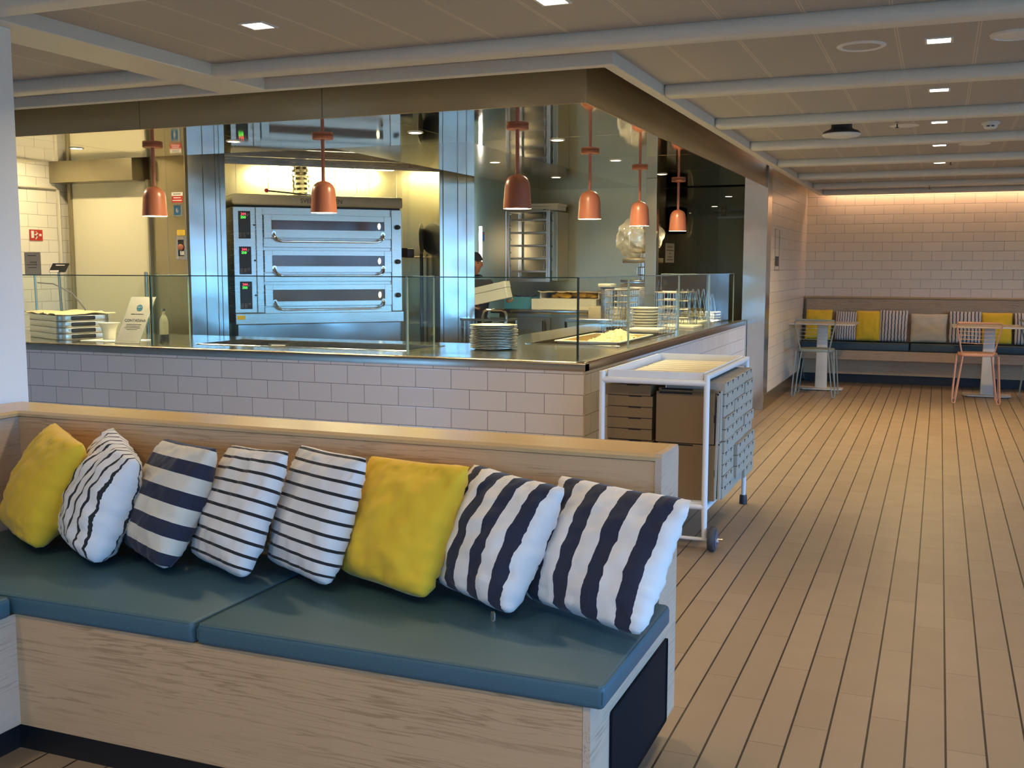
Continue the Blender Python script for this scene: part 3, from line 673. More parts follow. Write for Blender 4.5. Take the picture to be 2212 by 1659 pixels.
MB().box(2.05, 3.48, 11.505, 11.615, 2.625, 2.68, .015).build('diffuser', M['tube_light'], t)
area('strip_beam', (.25, .22, -.19), 1.5, 75, (1, .88, .40), rot=(math.radians(8), 0, 0), shape='RECTANGLE', size_y=.12, spread=175, parent=t)
t = thing('shutter_bracket', 'small dark metal hinge bracket on the shutter header, at its right end', 'bracket', (3.4, 10.6, 2.6), frame=A45)
MB().box(3.32, 3.46, 10.598, 10.610, 2.655, 2.705, .002, 1).build('plate', M['steel_dark'], t)
MB().box(3.335, 3.46, 10.592, 10.610, 2.56, 2.65, .002, 1).build('latch', M['steel'], t)
t = thing('pizza_peel', 'round metal pizza peel standing upright at the right of the oven', 'pizza peel', (3.62, 11.0, 0), frame=A45)
Mp = Matrix.Translation((3.62, 11.05, 1.86)) @ Matrix.Rotation(math.radians(62), 4, 'Z') @ Matrix.Rotation(PI/2, 4, 'X')
b = MB().lathe([(0, 0), (.165, 0), (.172, .003), (.172, .008), (0, .008)], (0, 0, 0), 40, M=Mp); b.build('blade', M['alu'], t)
MB().tube([(3.62, 11.05, 1.70), (3.62, 11.06, .2)], .016, 8).build('handle', M['dark_plastic'], t)
t = thing('oven_brush', 'dark oven brush with wooden head leaning beside the round peel', 'brush', (3.36, 11.1, 0), frame=A45)
MB().box(3.33, 3.46, 11.02, 11.10, 1.66, 1.76, .01).build('brush_head', M['card_dark'], t)
MB().box(3.315, 3.335, 11.01, 11.10, 1.665, 1.765, .006).build('bristles', M['chrome'], t)
MB().tube([(3.36, 11.06, 1.66), (3.40, 11.06, .2)], .012, 8).build('handle', M['steel'], t)
t = thing('peel_rack', 'thin metal tool rail holding the peel and brush at the right of the oven', 'rail', (3.55, 11.2, 1.6), frame=A45)
MB().tube([(3.30, 11.12, 1.665), (3.68, 11.12, 1.665)], .008, 8).build('bar', M['chrome'], t)
MB().box(3.45, 3.56, 11.10, 11.17, 1.655, 1.755, .012).build('clip', M['dark_plastic'], t)
MB().tube([(3.66, 11.14, 1.70), (3.67, 11.14, .0)], .012, 8).build('post', M['dark_plastic'], t)

# ------------------------------------------------------------------ left kitchen wall fittings
RX = Matrix.Rotation(PI/2, 4, 'X')
def label_lines(b, x0, x1, y, zs, h=.006, mi=1):
    for k, z in enumerate(zs):
        w = (x1-x0)*(.9 if k % 2 else .7)/2; c = (x0+x1)/2; b.box(c-w, c+w, y-.0006, y, z-h/2, z+h/2, mi=mi)
b = MB().box(-6.865, -6.735, 8.286, 8.289, 2.228, 2.262); b.box(-6.865, -6.735, 8.286, 8.289, 2.165, 2.226, mi=1)
label_lines(b, -6.86, -6.74, 8.286, [2.245], .010, 2); label_lines(b, -6.86, -6.74, 8.286, [2.210, 2.185], .008, 0)
tag(b.build('warning_sticker', [M['paper'], M['red'], M['ink_grey']], base=(-6.8, 8.288, 2.2), smooth=0), 'red and white warning sticker above the blue switch on the steel wall', 'sticker')
b = MB().box(-6.845, -6.745, 8.284, 8.289, 2.03, 2.15, .004, 1); b.box(-6.838, -6.765, 8.282, 8.285, 2.045, 2.135, .004, 1, mi=1); b.ball((-6.80, 8.282, 2.092), .016, 2, (1, .15, 1.6), mi=0)
tag(b.build('switch_plate', [M['chrome'], M['blue']], base=(-6.8, 8.288, 2.1)), 'blue switch sign in a pale rim, on the steel wall left of the oven', 'switch')
b = MB().box(-6.815, -6.72, 8.286, 8.289, 1.855, 1.905); label_lines(b, -6.81, -6.725, 8.286, [1.892, 1.878, 1.866], .003, 1)
tag(b.build('yellow_notice', [M['yellow_label'], M['ink_grey']], base=(-6.77, 8.288, 1.88), smooth=0), 'small yellow notice above the emergency stop button', 'label')
t = thing('emergency_stop', 'emergency stop box with an orange-red knob recessed in the steel wall', 'emergency stop', (-6.77, 8.29, 1.73))
b = MB()
for q in ((-6.835, -6.805, 1.62, 1.845), (-6.735, -6.707, 1.62, 1.845), (-6.805, -6.735, 1.62, 1.655), (-6.805, -6.735, 1.81, 1.845)): b.box(q[0], q[1], 8.280, 8.289, q[2], q[3], .002, 1)
b.build('frame', M['steel'], t); MB().box(-6.806, -6.734, 8.2865, 8.289, 1.654, 1.811).build('recess', M['dark_plastic'], t)
MB().lathe([(.022, 0), (.022, .01), (.030, .012), (.030, .022), (.022, .028), (0, .03)], (0, 0, 0), 20, M=Matrix.Translation((-6.765, 8.286, 1.74)) @ RX).build('knob', M['terracotta'], t)
MB().box(-6.785, -6.74, 8.283, 8.287, 1.665, 1.705, .003).build('key_tag', M['paper'], t)
t = thing('fire_sign', 'red square fire safety sign on the white tiled wall', 'sign', (-8.19, 7.9, 1.85))
MB().box(-8.199, -8.194, 7.82, 7.98, 1.805, 1.912).build('plate', M['red'], t)
b = MB().box(-8.194, -8.1925, 7.838, 7.872, 1.83, 1.90); b.box(-8.194, -8.1925, 7.935, 7.965, 1.85, 1.872)
b.tube([(-8.193, 7.89, 1.82), (-8.193, 7.91, 1.845), (-8.193, 7.885, 1.86), (-8.193, 7.915, 1.875), (-8.193, 7.895, 1.895)], .005, 6); b.build('pictogram', M['paper'], t)
t = tag(MB().tube([(-8.185, 5.6, 2.29), (-8.185, 8.17, 2.33), (-8.185, 8.19, 2.31), (-8.185, 8.20, .1)], .014, 8).build('wall_conduit', M['cream_plastic'], base=(-8.185, 7, 2.3)), 'slim cream conduit running across and down the tiled wall', 'pipe')
tag(MB().tube([(-8.05, 7.75, 1.40), (-7.85, 7.75, 1.39), (-7.62, 7.75, 1.30), (-7.48, 7.75, 1.16), (-7.42, 7.76, 1.02), (-7.42, 7.76, .99)], .006, 6).build('cable', M['ink_grey'], base=(-7.6, 7.75, .99)), 'thin grey cable arching down behind the stacked trays', 'cable')
tag(MB().lathe([(.018, 0), (.018, 1.50), (0, 1.51)], (-7.15, 8.22, 0), 12).build("door_bar", M["steel_dark"], base=(-7.15, 8.22, 0)), 'slim upright bar beside the cream door jamb', 'bar')

# ------------------------------------------------------------------ things on the counter
# stacked steel dough trays, turned a little, with a sheet of parchment on top
def dough_tray(i, label):
    z = CTOP+.0005+i*.0485
    t = thing('dough_tray', label, 'tray', (-6.52, 6.62, z), 'stacked steel dough trays')
    t.rotation_euler.z = math.radians(-24)
    o = BASE[t.name]; X, Y = o[0], o[1]
    MB().box(X-.42, X+.26, Y-.21, Y+.21, z+.001, z+.0475, .05, 4, M=None) if 0 else None
    b = MB(); pts = []
    for cx, cy, a0 in ((X+.26-.07, Y+.21-.07, 0), (X-.42+.07, Y+.21-.07, 90), (X-.42+.07, Y-.21+.07, 180), (X+.26-.07, Y-.21+.07, 270)):
        for k in range(7):
            a = math.radians(a0+15*k); pts.append((cx+.07*math.cos(a), cy+.07*math.sin(a)))
    b.prism(pts, 'z', z+.001, z+.047, .0025); b.build('tray_body', M['alu'], t)
    b = MB().box(X+.259, X+.263, Y-.115, Y+.075, z+.008, z+.040, .008, 2)
    b.build('handle_slot', M['dark_plastic'], t)
for i, d in enumerate(['bottom steel tray of the stack at the left end of the counter', 'second steel tray from the bottom of the stack at the counter\'s left end',
                       'third steel tray from the bottom of the stack at the counter\'s left end', 'topmost steel tray of the stack, directly under the parchment']):
    dough_tray(i, d)
b = MB(); t_ = bmesh.new(); N = 26
V = [[t_.verts.new((-.44+.72*i/N, -.235+.47*j/N, .002+.018*abs(noise.noise(Vector((i*.35, j*.12, 1.3))))+.004*math.sin(i*.9+j*.2))) for j in range(N+1)] for i in range(N+1)]
for i in range(N):
    for j in range(N): t_.faces.new((V[i][j], V[i+1][j], V[i+1][j+1], V[i][j+1]))
r = bmesh.ops.extrude_face_region(t_, geom=t_.faces[:]); bmesh.ops.translate(t_, vec=(0, 0, .004), verts=[v for v in r['geom'] if isinstance(v, bmesh.types.BMVert)])
bmesh.ops.recalc_face_normals(t_, faces=t_.faces); b._merge(t_, 0)
o = b.build('parchment_sheet', M['parch'], base=(0, 0, 0)); o.location = (-6.52, 6.62, CTOP+.196); o.rotation_euler.z = math.radians(-23)
tag(o, 'crumpled sheet of tan parchment lying over the stacked trays', 'paper')
# cup on a white sheet
tag(MB().box(-6.18, -5.72, 6.34, 6.62, CTOP+.0005, CTOP+.006, .002, 1).build('paper_mat', M['paper'], base=(-6, 6.5, CTOP)), 'flat white mat under the flared cup', 'mat')
pr = [(0, .007), (.045, .007), (.048, .012), (.050, .05), (.056, .085), (.068, .115), (.083, .134), (.085, .138), (.081, .138), (.064, .115), (.050, .08), (.044, .02), (0, .014)]
tag(MB().lathe(pr, (-6.035, 6.50, CTOP), 36).build('flared_cup', M['bowl'], base=(-6.035, 6.5, CTOP)), 'flared cream cup between the stacked trays and the menu sign', 'cup')
# menu sign in a leaning acrylic holder
def panel_frame(BL, BR, TL):
    BL, BR, TL = Vector(BL), Vector(BR), Vector(TL); u = BR-BL; v = TL-BL; n = u.cross(v).normalized()
    return BL, u, v, n
def slab_on(b, P, u0, u1, v0, v1, d0, d1, mi=0):
    BL, u, v, n = P; t = bmesh.new()
    q = [BL+u*a+v*c+n*d for d in (d0, d1) for a, c in ((u0, v0), (u1, v0), (u1, v1), (u0, v1))]
    vs = [t.verts.new(p) for p in q]
    for f in ((0, 1, 2, 3), (7, 6, 5, 4), (0, 4, 5, 1), (1, 5, 6, 2), (2, 6, 7, 3), (3, 7, 4, 0)): t.faces.new([vs[i] for i in f])
    bmesh.ops.recalc_face_normals(t, faces=t.faces); b._merge(t, mi)
def on_plane(P, u, v, d=0):
    BL, U, V_, n = P
    M4 = Matrix.Identity(4); X = U.normalized(); Z = n; Y = Z.cross(X)
    for i in range(3): M4[i][0] = X[i]; M4[i][1] = Y[i]; M4[i][2] = Z[i]; M4[i][3] = (BL+U*u+V_*v+n*d)[i]
    return M4
P = panel_frame((-5.765, 6.262, CTOP+.002), (-5.560, 6.290, CTOP+.002), (-5.765+.055, 6.40, CTOP+.345))
t = thing('menu_sign', 'grey menu card headed CONTADINA in a leaning clear stand on the counter', 'sign', (-5.66, 6.30, CTOP))
b = MB(); slab_on(b, P, 0, 1, 0, 1, -.004, .0); b.build('menu_card', M['sign_paper'], t, smooth=0)
b = MB(); slab_on(b, P, -.01, 1.01, -.005, 1.01, -.0065, -.0045); slab_on(b, P, -.012, 0, 0, 1.0, -.006, .002); slab_on(b, P, 1.0, 1.012, 0, 1.0, -.006, .002)
b.build('acrylic_stand', M['glass_edge_light'], t, smooth=0)
b = MB(); b.text('CONTADINA', .030, on_plane(P, .50, .49, .0006)); b.text('PIZZA OF THE DAY', .0125, on_plane(P, .50, .625, .0006))
for k, w_ in enumerate((.62, .60, .66, .44)): slab_on(b, P, .5-w_/2, .5+w_/2, .40-.036*k, .410-.036*k, .0003, .0008)
b.build('lettering', M['ink'], t, smooth=0)
b = MB(); b.lathe([(.0, 0), (.026, 0), (.026, .0012), (0, .0012)], (0, 0, 0), 28, M=on_plane(P, .5, .765, .0002)); b.build('round_emblem', M['ink_blue'], t)
b = MB(); b.tube([(0, 0, 0)] and [(-.02, 0, .0016), (-.01, .005, .0016), (0, 0, .0016), (.01, .005, .0016), (.02, 0, .0016)], .002, 5, M=on_plane(P, .5, .765, .0002))
b.lathe([(0, 0), (.060, 0), (.060, .0004), (0, .0004)], (0, 0, 0), 36, M=on_plane(P, .5, .20, .0001)); b.build('pale_print', M['ink_grey'] if 0 else M['sign_paper'], t)
t = thing('bottle', 'small clear bottle with a black base behind the menu sign', 'bottle', (-5.60, 6.62, CTOP))
MB().lathe([(.0, .001), (.036, .001), (.036, .05), (0, .05)], (-5.60, 6.62, CTOP), 24).build('base', M['dark_plastic'], t)
MB().lathe([(.034, .051), (.034, .15), (.024, .185), (.013, .20), (.013, .23), (0, .232)], (-5.60, 6.62, CTOP), 24).build('bottle_body', M['plastic_wrap'], t)
MB().lathe([(.014, .231), (.014, .25), (0, .252)], (-5.60, 6.62, CTOP), 16).build('cap', M['chrome'], t)
# small tent cards
def tent_card(name, x, y, z, w_, h, rot, label, mats=('dark_plastic', 'paper')):
    t = thing(name, label, 'sign', (x, y, z)); t.rotation_euler.z = rot
    Pq = panel_frame((x-w_/2, y-.01, z+.002), (x+w_/2, y-.01, z+.002), (x-w_/2+w_*.08, y+h*.35, z+h))
    b = MB(); slab_on(b, Pq, 0, 1, 0, 1, -.004, 0); b.build('card', M[mats[0]], t, smooth=0)
    b = MB()
    for k, q in enumerate((.80, .64, .48)): slab_on(b, Pq, .16+.05*k, .84-.08*k, q, q+.055, .0004, .0009)
    slab_on(b, Pq, .18, .62, .04, .20, .0004, .003); b.build('lettering', M[mats[1]], t, smooth=0)
    MB().box(x-w_*.3, x+w_*.3, y+.0, y+h*.6, z+.0005, z+.004).build('foot', M[mats[0]], t)
tent_card('allergen_card', -4.46, 6.46, CTOP-.055, .165, .075, math.radians(8), 'small black card with white lettering at the front of the left well')
t = tent_card('counter_card', -6.82, 6.70, 1.545, .12, .06, 0, 'small black tilted card with white lettering seen above the glass at far left') if 0 else None
t = thing('till_display', 'small black tilted screen standing on a thin stem behind the glass at far left', 'display', (-7.62, 7.6, CTOP))
Pq = panel_frame((-7.70, 7.55, 1.505), (-7.555, 7.60, 1.505), (-7.685, 7.59, 1.585))
b = MB(); slab_on(b, Pq, 0, 1, 0, 1, -.012, 0); b.build('screen', M['dark_plastic'], t, smooth=0)
b = MB(); slab_on(b, Pq, .25, .8, .72, .80, .0005, .001); slab_on(b, Pq, .05, .6, -.02, .16, .0005, .004); b.build('lettering', M['paper'], t, smooth=0)
MB().tube([(-7.63, 7.60, 1.505), (-7.63, 7.62, CTOP+.01)], .012, 10).lathe([(0, .001), (.07, .001), (.07, .01), (0, .012)], (-7.63, 7.62, CTOP), 20).build('stand', M['steel_dark'], t)
t = thing('info_sign', 'grey printed card in a clear holder at far left, cut by the blue column', 'sign', (-7.6, 7.2, CTOP))
MB().box(-7.62, -7.43, 7.198, 7.202, 1.48, 1.68).build('card', M['sign_paper'], t, smooth=0)
b = MB().text('A PLACE', .022, Matrix.Translation((-7.515, 7.1975, 1.59)) @ RX); label_lines(b, -7.60, -7.46, 7.1975, [1.65, 1.57, 1.545], .006, 0); b.build('lettering', M['ink'], t, smooth=0)
MB().tube([(-7.52, 7.21, 1.5), (-7.52, 7.22, CTOP+.01)], .010, 8).lathe([(0, .001), (.07, .001), (.07, .01), (0, .012)], (-7.52, 7.22, CTOP), 20).build('stand', M['steel_dark'], t)

# stack of round metal plates at the counter corner
proto = None
for i in range(15):
    z = CTOP+.0005+i*.0112
    lab = ('bottom' if i == 0 else 'topmost' if i == 14 else ['', 'second', 'third', 'fourth', 'fifth', 'sixth', 'seventh', 'eighth', 'ninth', 'tenth', 'eleventh', 'twelfth', 'thirteenth', 'fourteenth'][i])
    lab = '%s round metal plate %sof the stack on the counter corner' % (lab, '' if i in (0, 14) else 'from the bottom ')
    x, y = -2.905+random.uniform(-.006, .006), 6.86+random.uniform(-.006, .006)
    if proto is None:
        pr = [(0, .001), (.128, .001), (.150, .009), (.165, .0125), (.168, .0125), (.168, .015), (.164, .015), (.148, .0115), (.126, .004), (0, .004)]
        proto = MB().lathe(pr, (0, 0, 0), 48).build('metal_plate', M['plate'], base=(0, 0, 0)); proto.location = (x, y, z)
        tag(proto, lab, 'plate', 'stacked metal plates on the counter corner')
    else: dup(proto, (x, y, z), label=lab)

# grated cheese in a pan inside the right-hand well
t = thing('cheese_pan', 'deep cream pan half filled with grated cheese, set in the right-hand well', 'pan', (-2.52, 8.0, .865))
b = MB(); x0, x1, y0, y1, z0, z1 = -2.66, -2.18, 7.50, 8.46, .865, 1.002
for q in ((x0, x0+.006, y0, y1), (x1-.006, x1, y0, y1), (x0, x1, y0, y0+.006), (x0, x1, y1-.006, y1)): b.box(*q, z0, z1)
b.box(x0, x1, y0, y1, z0, z0+.005)
b.build('pan_body', M['steel_top'], t)
b = MB()
for q in ((x0-.016, x0+.004, y0-.016, y1+.016), (x1-.004, x1+.016, y0-.016, y1+.016), (x0, x1, y0-.016, y0+.004), (x0, x1, y1-.004, y1+.016)): b.box(*q, z1-.003, z1+.004, .002, 1)
b.build('pan_rim', M['tray_cream'], t)
tb = bmesh.new(); NX, NY = 40, 60
def ch(i, j):
    u, v = i/NX, j/NY; x = x0+.008+(x1-x0-.016)*u; y = y0+.008+(y1-y0-.016)*v
    h = .915+.145*math.exp(-((u-.72)/.42)**2-((v-.50)/.30)**2)+.045*math.exp(-((u-.5)/.5)**2-((v-.2)/.2)**2)
    return (x, y, h+.014*noise.noise(Vector((x*28, y*28, 0)))+.010*noise.noise(Vector((x*90, y*90, 3))))
V = [[tb.verts.new(ch(i, j)) for j in range(NY+1)] for i in range(NX+1)]
for i in range(NX):
    for j in range(NY): tb.faces.new((V[i][j], V[i+1][j], V[i+1][j+1], V[i][j+1]))
b = MB(); b._merge(tb, 0)
for k in range(700):
    u, v = random.random(), random.random(); x, y, z = ch(u*NX, v*NY); a = random.uniform(0, 2*PI); L = random.uniform(.008, .02)
    b.box(-L/2, L/2, -.0018, .0018, -.0015, .0015, M=Matrix.Translation((x, y, z+.003)) @ Matrix.Rotation(a, 4, 'Z') @ Matrix.Rotation(random.uniform(-.5, .5), 4, 'Y'))
o = b.build('grated_cheese', M['cheese'], base=(-2.5, 8, .87), smooth=0)
tag(o, 'heap of pale yellow grated cheese in the pan behind the glass', 'cheese', kind='stuff')
# flat cream lids and small plates along the right-hand counter
for x, y, w_, d_, lab in [(-2.48, 9.45, .30, .26, 'cream flat tray just behind the cheese pan'), (-2.30, 10.05, .34, .40, 'long cream flat tray beside the wire racks'), (-2.42, 10.95, .34, .6, 'cream flat tray under the zigzag wire racks')]:
    t = MB().box(x-w_/2, x+w_/2, y-d_/2, y+d_/2, CTOP+.0005, CTOP+.022, .006, 2); tag(t.build('flat_tray', M['tray_cream'], base=(x, y, CTOP)), lab, 'tray', 'cream flat trays along the side counter')
t = thing('spatula', 'spatula with a dark handle lying behind the cheese pan', 'spatula', (-2.75, 9.5, CTOP))
MB().box(-2.86, -2.70, 9.42, 9.46, CTOP+.001, CTOP+.026, .008).build('handle', M['dark_plastic'], t)
MB().box(-2.70, -2.655, 9.41, 9.47, CTOP+.004, CTOP+.010, .002).build('blade', M['chrome'], t)

def plate_stack(n, x, y, z, r, h, mat, name, what, group):
    p0 = None
    for i in range(n):
        lab = '%s %s' % (('bottom', 'second', 'third', 'fourth', 'fifth', 'sixth', 'seventh', 'eighth', 'ninth', 'tenth')[i] if i < n-1 else 'topmost', what)
        if 0 < i < n-1: lab = lab.replace(' ', ' lowest ', 1) if i > 0 else lab
        if p0 is None:
            p0 = MB().lathe([(0, .001), (r*.6, .001), (r*.8, h*.5), (r, h*1.05), (r, h*1.25), (r*.95, h*1.2), (r*.6, h*.35), (0, h*.35)], (0, 0, 0), 32).build(name, M[mat], base=(0, 0, 0))
            p0.location = (x, y, z); tag(p0, lab, 'plate', group)
        else: dup(p0, (x+random.uniform(-.006, .006), y+random.uniform(-.006, .006), z+i*h), label=lab)
plate_stack(7, -2.60, 9.85, CTOP+.0005, .15, .027, 'bowl', 'cream_plate', 'cream plate of the stack behind the wire baskets on the side counter', 'cream plates stacked on the side counter')

# welded wire goods
def wire_basket(x, y, z, w_, d_, h, label, nx=6, nz=4, rot=0.0, cat='wire basket', group='wire baskets on the side counter'):
    t = thing('wire_basket', label, cat, (x, y, z), group); t.rotation_euler.z = rot
    b = MB()
    for k in range(nz):
        zz = z+.004+h*k/(nz-1)
        b.tube([(x-w_/2, y-d_/2, zz), (x+w_/2, y-d_/2, zz), (x+w_/2, y+d_/2, zz), (x-w_/2, y+d_/2, zz)], .0035 if k < nz-1 else .005, 6, True)
    b.build('hoops', M['wire'], t)
    b = MB()
    for k in range(nx):
        xx = x-w_/2+w_*k/(nx-1); b.tube([(xx, y-d_/2, z+h), (xx, y-d_/2, z+.004), (xx, y+d_/2, z+.004), (xx, y+d_/2, z+h)], .0028, 6)
    for k in range(1, nx-1):
        yy = y-d_/2+d_*k/(nx-1); b.tube([(x-w_/2, yy, z+h), (x-w_/2, yy, z+.006), (x+w_/2, yy, z+.006), (x+w_/2, yy, z+h)], .0028, 6)
    b.build('uprights', M['wire'], t); return t
wire_basket(-2.80, 9.75, CTOP, .24, .30, .36, 'tall wire plate rack beside the stack of cream plates', 5, 7)
wire_basket(-2.36, 9.80, CTOP, .16, .24, .34, 'narrow tall wire rack nearest the glass on the side counter', 4, 6, .1)
wire_basket(-2.42, 10.35, CTOP, .34, .30, .33, 'wide wire rack in the middle of the side counter, tilted', 6, 5, -.08)
wire_basket(-2.40, 11.36, CTOP, .40, .38, .085, 'low wire basket farthest along the side counter', 12, 4)
wire_basket(-2.76, 10.75, CTOP, .36, .40, .11, 'low wire basket behind the middle rack on the side counter', 12, 4)
for k in range(7):
    x = -2.565+k*.052
    t = thing('zigzag_rack', ['leftmost', 'second', 'third', 'middle', 'fifth', 'sixth', 'rightmost'][k]+' pointed wire stand in the row on the side counter, counted from the left', 'wire stand', (x, 11.0+k*.02, CTOP+.022), 'row of pointed wire stands')
    y = 11.0+k*.02; z = CTOP+.0225
    MB().tube([(x-.05, y, z+.004), (x-.004, y, z+.325), (x+.004, y, z+.325), (x+.05, y, z+.004), (x+.05, y+.2, z+.004), (x+.004, y+.2, z+.27), (x-.004, y+.2, z+.27), (x-.05, y+.2, z+.004)], .0034, 6, True).build('wire_loop', M['wire'], t)

# ------------------------------------------------------------------ back of the kitchen
t = thing('back_cabinet', 'low steel cabinet with dark doors and upright handles along the back kitchen wall', 'cabinet', (-4.2, 11.5, 0))
MB().box(-4.70, -3.34, 11.25, 11.915, .1, 1.03, .003, 1).build('body', M['steel_dark'], t)
MB().box(-4.78, -3.32, 11.18, 11.918, 1.03, 1.08, .006, 2).build('worktop', M['steel_top'], t)
MB().box(-4.78, -3.32, 11.885, 11.918, 1.08, 1.20, .003, 1).build('upstand', M['steel_top'], t)
MB().box(-4.66, -3.36, 11.30, 11.9, 0, .1).build('plinth', M['black'], t)
for x0, x1, hx in ((-4.66, -4.06, -4.13), (-3.93, -3.36, -3.86)):
    d = MB().box(x0, x1, 11.225, 11.25, .14, .99, .003, 1).build('door', M['vent'] if 0 else M['steel_dark'], t)
    MB().tube([(hx, 11.225, .95), (hx, 11.19, .95), (hx, 11.19, .55), (hx, 11.225, .55)], .010, 8).build('handle', M['chrome'], d)
t = thing('side_table', 'small steel table carrying the grey box, in front of the back cabinet', 'table', (-3.3, 10.75, 0))
MB().box(-3.62, -2.95, 10.45, 11.1, .985, 1.02, .004, 1).build('table_top', M['steel_top'], t)
for x in (-3.58, -2.99):
    for y in (10.49, 11.06): MB().lathe([(.018, 0), (.018, .985)], (x, y, 0), 12).build('leg', M['steel'], t)
MB().box(-3.60, -2.97, 10.46, 10.48, .55, .985, .002, 1).build('front_panel', M['steel_wall'], t)
def open_box(name, x0, x1, y0, y1, z0, z1, th, mat, label, cat, group=None):
    b = MB()
    for q in ((x0, x0+th, y0, y1), (x1-th, x1, y0, y1), (x0+th, x1-th, y0, y0+th), (x0+th, x1-th, y1-th, y1)): b.box(*q, z0, z1, .003, 1)
    b.box(x0+th, x1-th, y0+th, y1-th, z0, z0+th)
    o = b.build(name, M[mat], base=((x0+x1)/2, (y0+y1)/2, z0)); return tag(o, label, cat, group)
t = tag(MB().box(-3.40, -3.06, 10.56, 10.85, 1.0205, 1.145, .006, 2).build('grey_box', M['ceramic'], base=(-3.2, 10.7, 1.02)), 'plain grey-beige lidded box on the small steel table', 'box')
open_box('dough_crate', -4.29, -3.52, 11.22, 11.62, 1.0805, 1.20, .015, 'cream_plastic', 'low cream crate at the front of the back worktop, under the yellow tray', 'crate')
t = thing('yellow_tray', 'cream tray piled with yellow food, resting on the cream crate', 'tray', (-3.9, 11.4, 1.2))
b = MB().box(-4.20, -3.50, 11.26, 11.60, 1.2005, 1.205)
for q in ((-4.20, -4.19, 11.26, 11.60), (-3.51, -3.50, 11.26, 11.60), (-4.19, -3.51, 11.59, 11.60)): b.box(*q, 1.2, 1.27)
b.build('tray_body', M['cream_plastic'], t)
b = MB()
for k in range(26): b.ball((random.uniform(-4.15, -3.56), random.uniform(11.29, 11.55), 1.235+random.uniform(-.01, .015)), .035, 2, (1.5, 1, .8))
b.build('food_pieces', M['pasta'], t)
b = MB(); tb = bmesh.new(); N = 18
V = [[tb.verts.new((-4.27+.80*i/N, 11.24+.40*j/8, 1.275+.02*noise.noise(Vector((i*.6, j*.5, 0)))-.03*(1-abs(2*i/N-1))*0)) for j in range(9)] for i in range(N+1)]
for i in range(N):
    for j in range(8): tb.faces.new((V[i][j], V[i+1][j], V[i+1][j+1], V[i][j+1]))
b._merge(tb, 0); b.build('liner_sheet', M['parch'], t)
open_box('blue_crate', -4.66, -4.32, 11.30, 11.70, 1.0805, 1.215, .012, 'crate_blue', 'blue plastic crate of small dark things on the back worktop', 'crate')
b = MB()
for k in range(22): b.ball((random.uniform(-4.63, -4.35), random.uniform(11.33, 11.66), 1.205+random.uniform(-.01, .02)), .028, 1, (1.2, 1, .7))
tag(b.build('crate_contents', M['dark_plastic'], base=(-4.5, 11.5, 1.2)), 'small dark jumbled things filling the blue crate', 'contents', kind='stuff')
b = MB()
for i in range(1): pass
plate_stack(9, -3.42, 11.45, 1.0805, .145, .024, 'ceramic', 'dinner_plate', 'grey plate of the stack at the right of the back worktop', 'grey plates stacked on the back worktop')
# wall-hung tray rack
t = thing('tray_rack', 'wall-hung metal tray rack with five open levels in the back kitchen', 'rack', (-4.45, 11.7, 1.4))
b = MB()
for x in (-4.69, -4.19):
    for y in (11.50, 11.90): b.box(x-.022, x+.022, y-.018, y+.018, 1.40, 2.20, .004, 1)
b.box(-4.71, -4.17, 11.48, 11.92, 2.185, 2.205, .003, 1).box(-4.71, -4.17, 11.48, 11.52, 1.385, 1.425, .003, 1)
b.build('frame', M['alu'], t)
MB().box(-4.145, -4.09, 11.52, 11.915, 1.40, 2.19, .003, 1).build('side_panel', M['steel_dark'], t)
for k in range(5):
    z = 1.50+k*.148; b = MB().box(-4.66, -4.22, 11.52, 11.90, z, z+.010, .002, 1).box(-4.665, -4.215, 11.505, 11.525, z-.006, z+.018, .003, 1); b.build('shelf', M['alu'], t)
    b = MB().tube([(-4.225, 11.50, z+.03), (-4.245, 11.49, z+.03), (-4.245, 11.49, z+.12), (-4.225, 11.50, z+.12)], .007, 6); b.build('clip', M['chrome'], t)
    MB().ball((-4.655, 11.49, z+.075), .012, 2).build('stud', M['chrome'], t)
t = thing('lidded_box', 'white lidded box on top of the wall-hung tray rack', 'box', (-4.3, 11.68, 2.206))
MB().box(-4.42, -4.10, 11.55, 11.85, 2.206, 2.255, .006, 2).build('box_body', M['cream_plastic'], t); MB().box(-4.43, -4.09, 11.54, 11.86, 2.256, 2.285, .006, 2).build('lid', M['cream_plastic'], t)
b = MB().box(-5.25, -5.16, 11.905, 11.918, 1.86, 1.985, .004, 1); b.box(-5.24, -5.17, 11.900, 11.906, 1.88, 1.95, mi=1); b.box(-5.24, -5.17, 11.900, 11.906, 1.955, 1.975, mi=2); b.ball((-5.205, 11.90, 1.915), .015, 2, (1, .2, 1.4), mi=0)
tag(b.build('switch_plate', [M['chrome'], M['blue'], M['red']], base=(-5.2, 11.91, 1.9)), 'small blue and red switch sign on the back kitchen wall above the person', 'switch')
tag(MB().tube([(-4.93, 11.25, 1.62), (-4.93, 11.25, 2.02)], .018, 10).build('tube_lamp', M['lamp_white'], base=(-4.93, 11.25, 1.6)), 'short glowing white tube lamp at the right edge of the oven pillar', 'lamp')
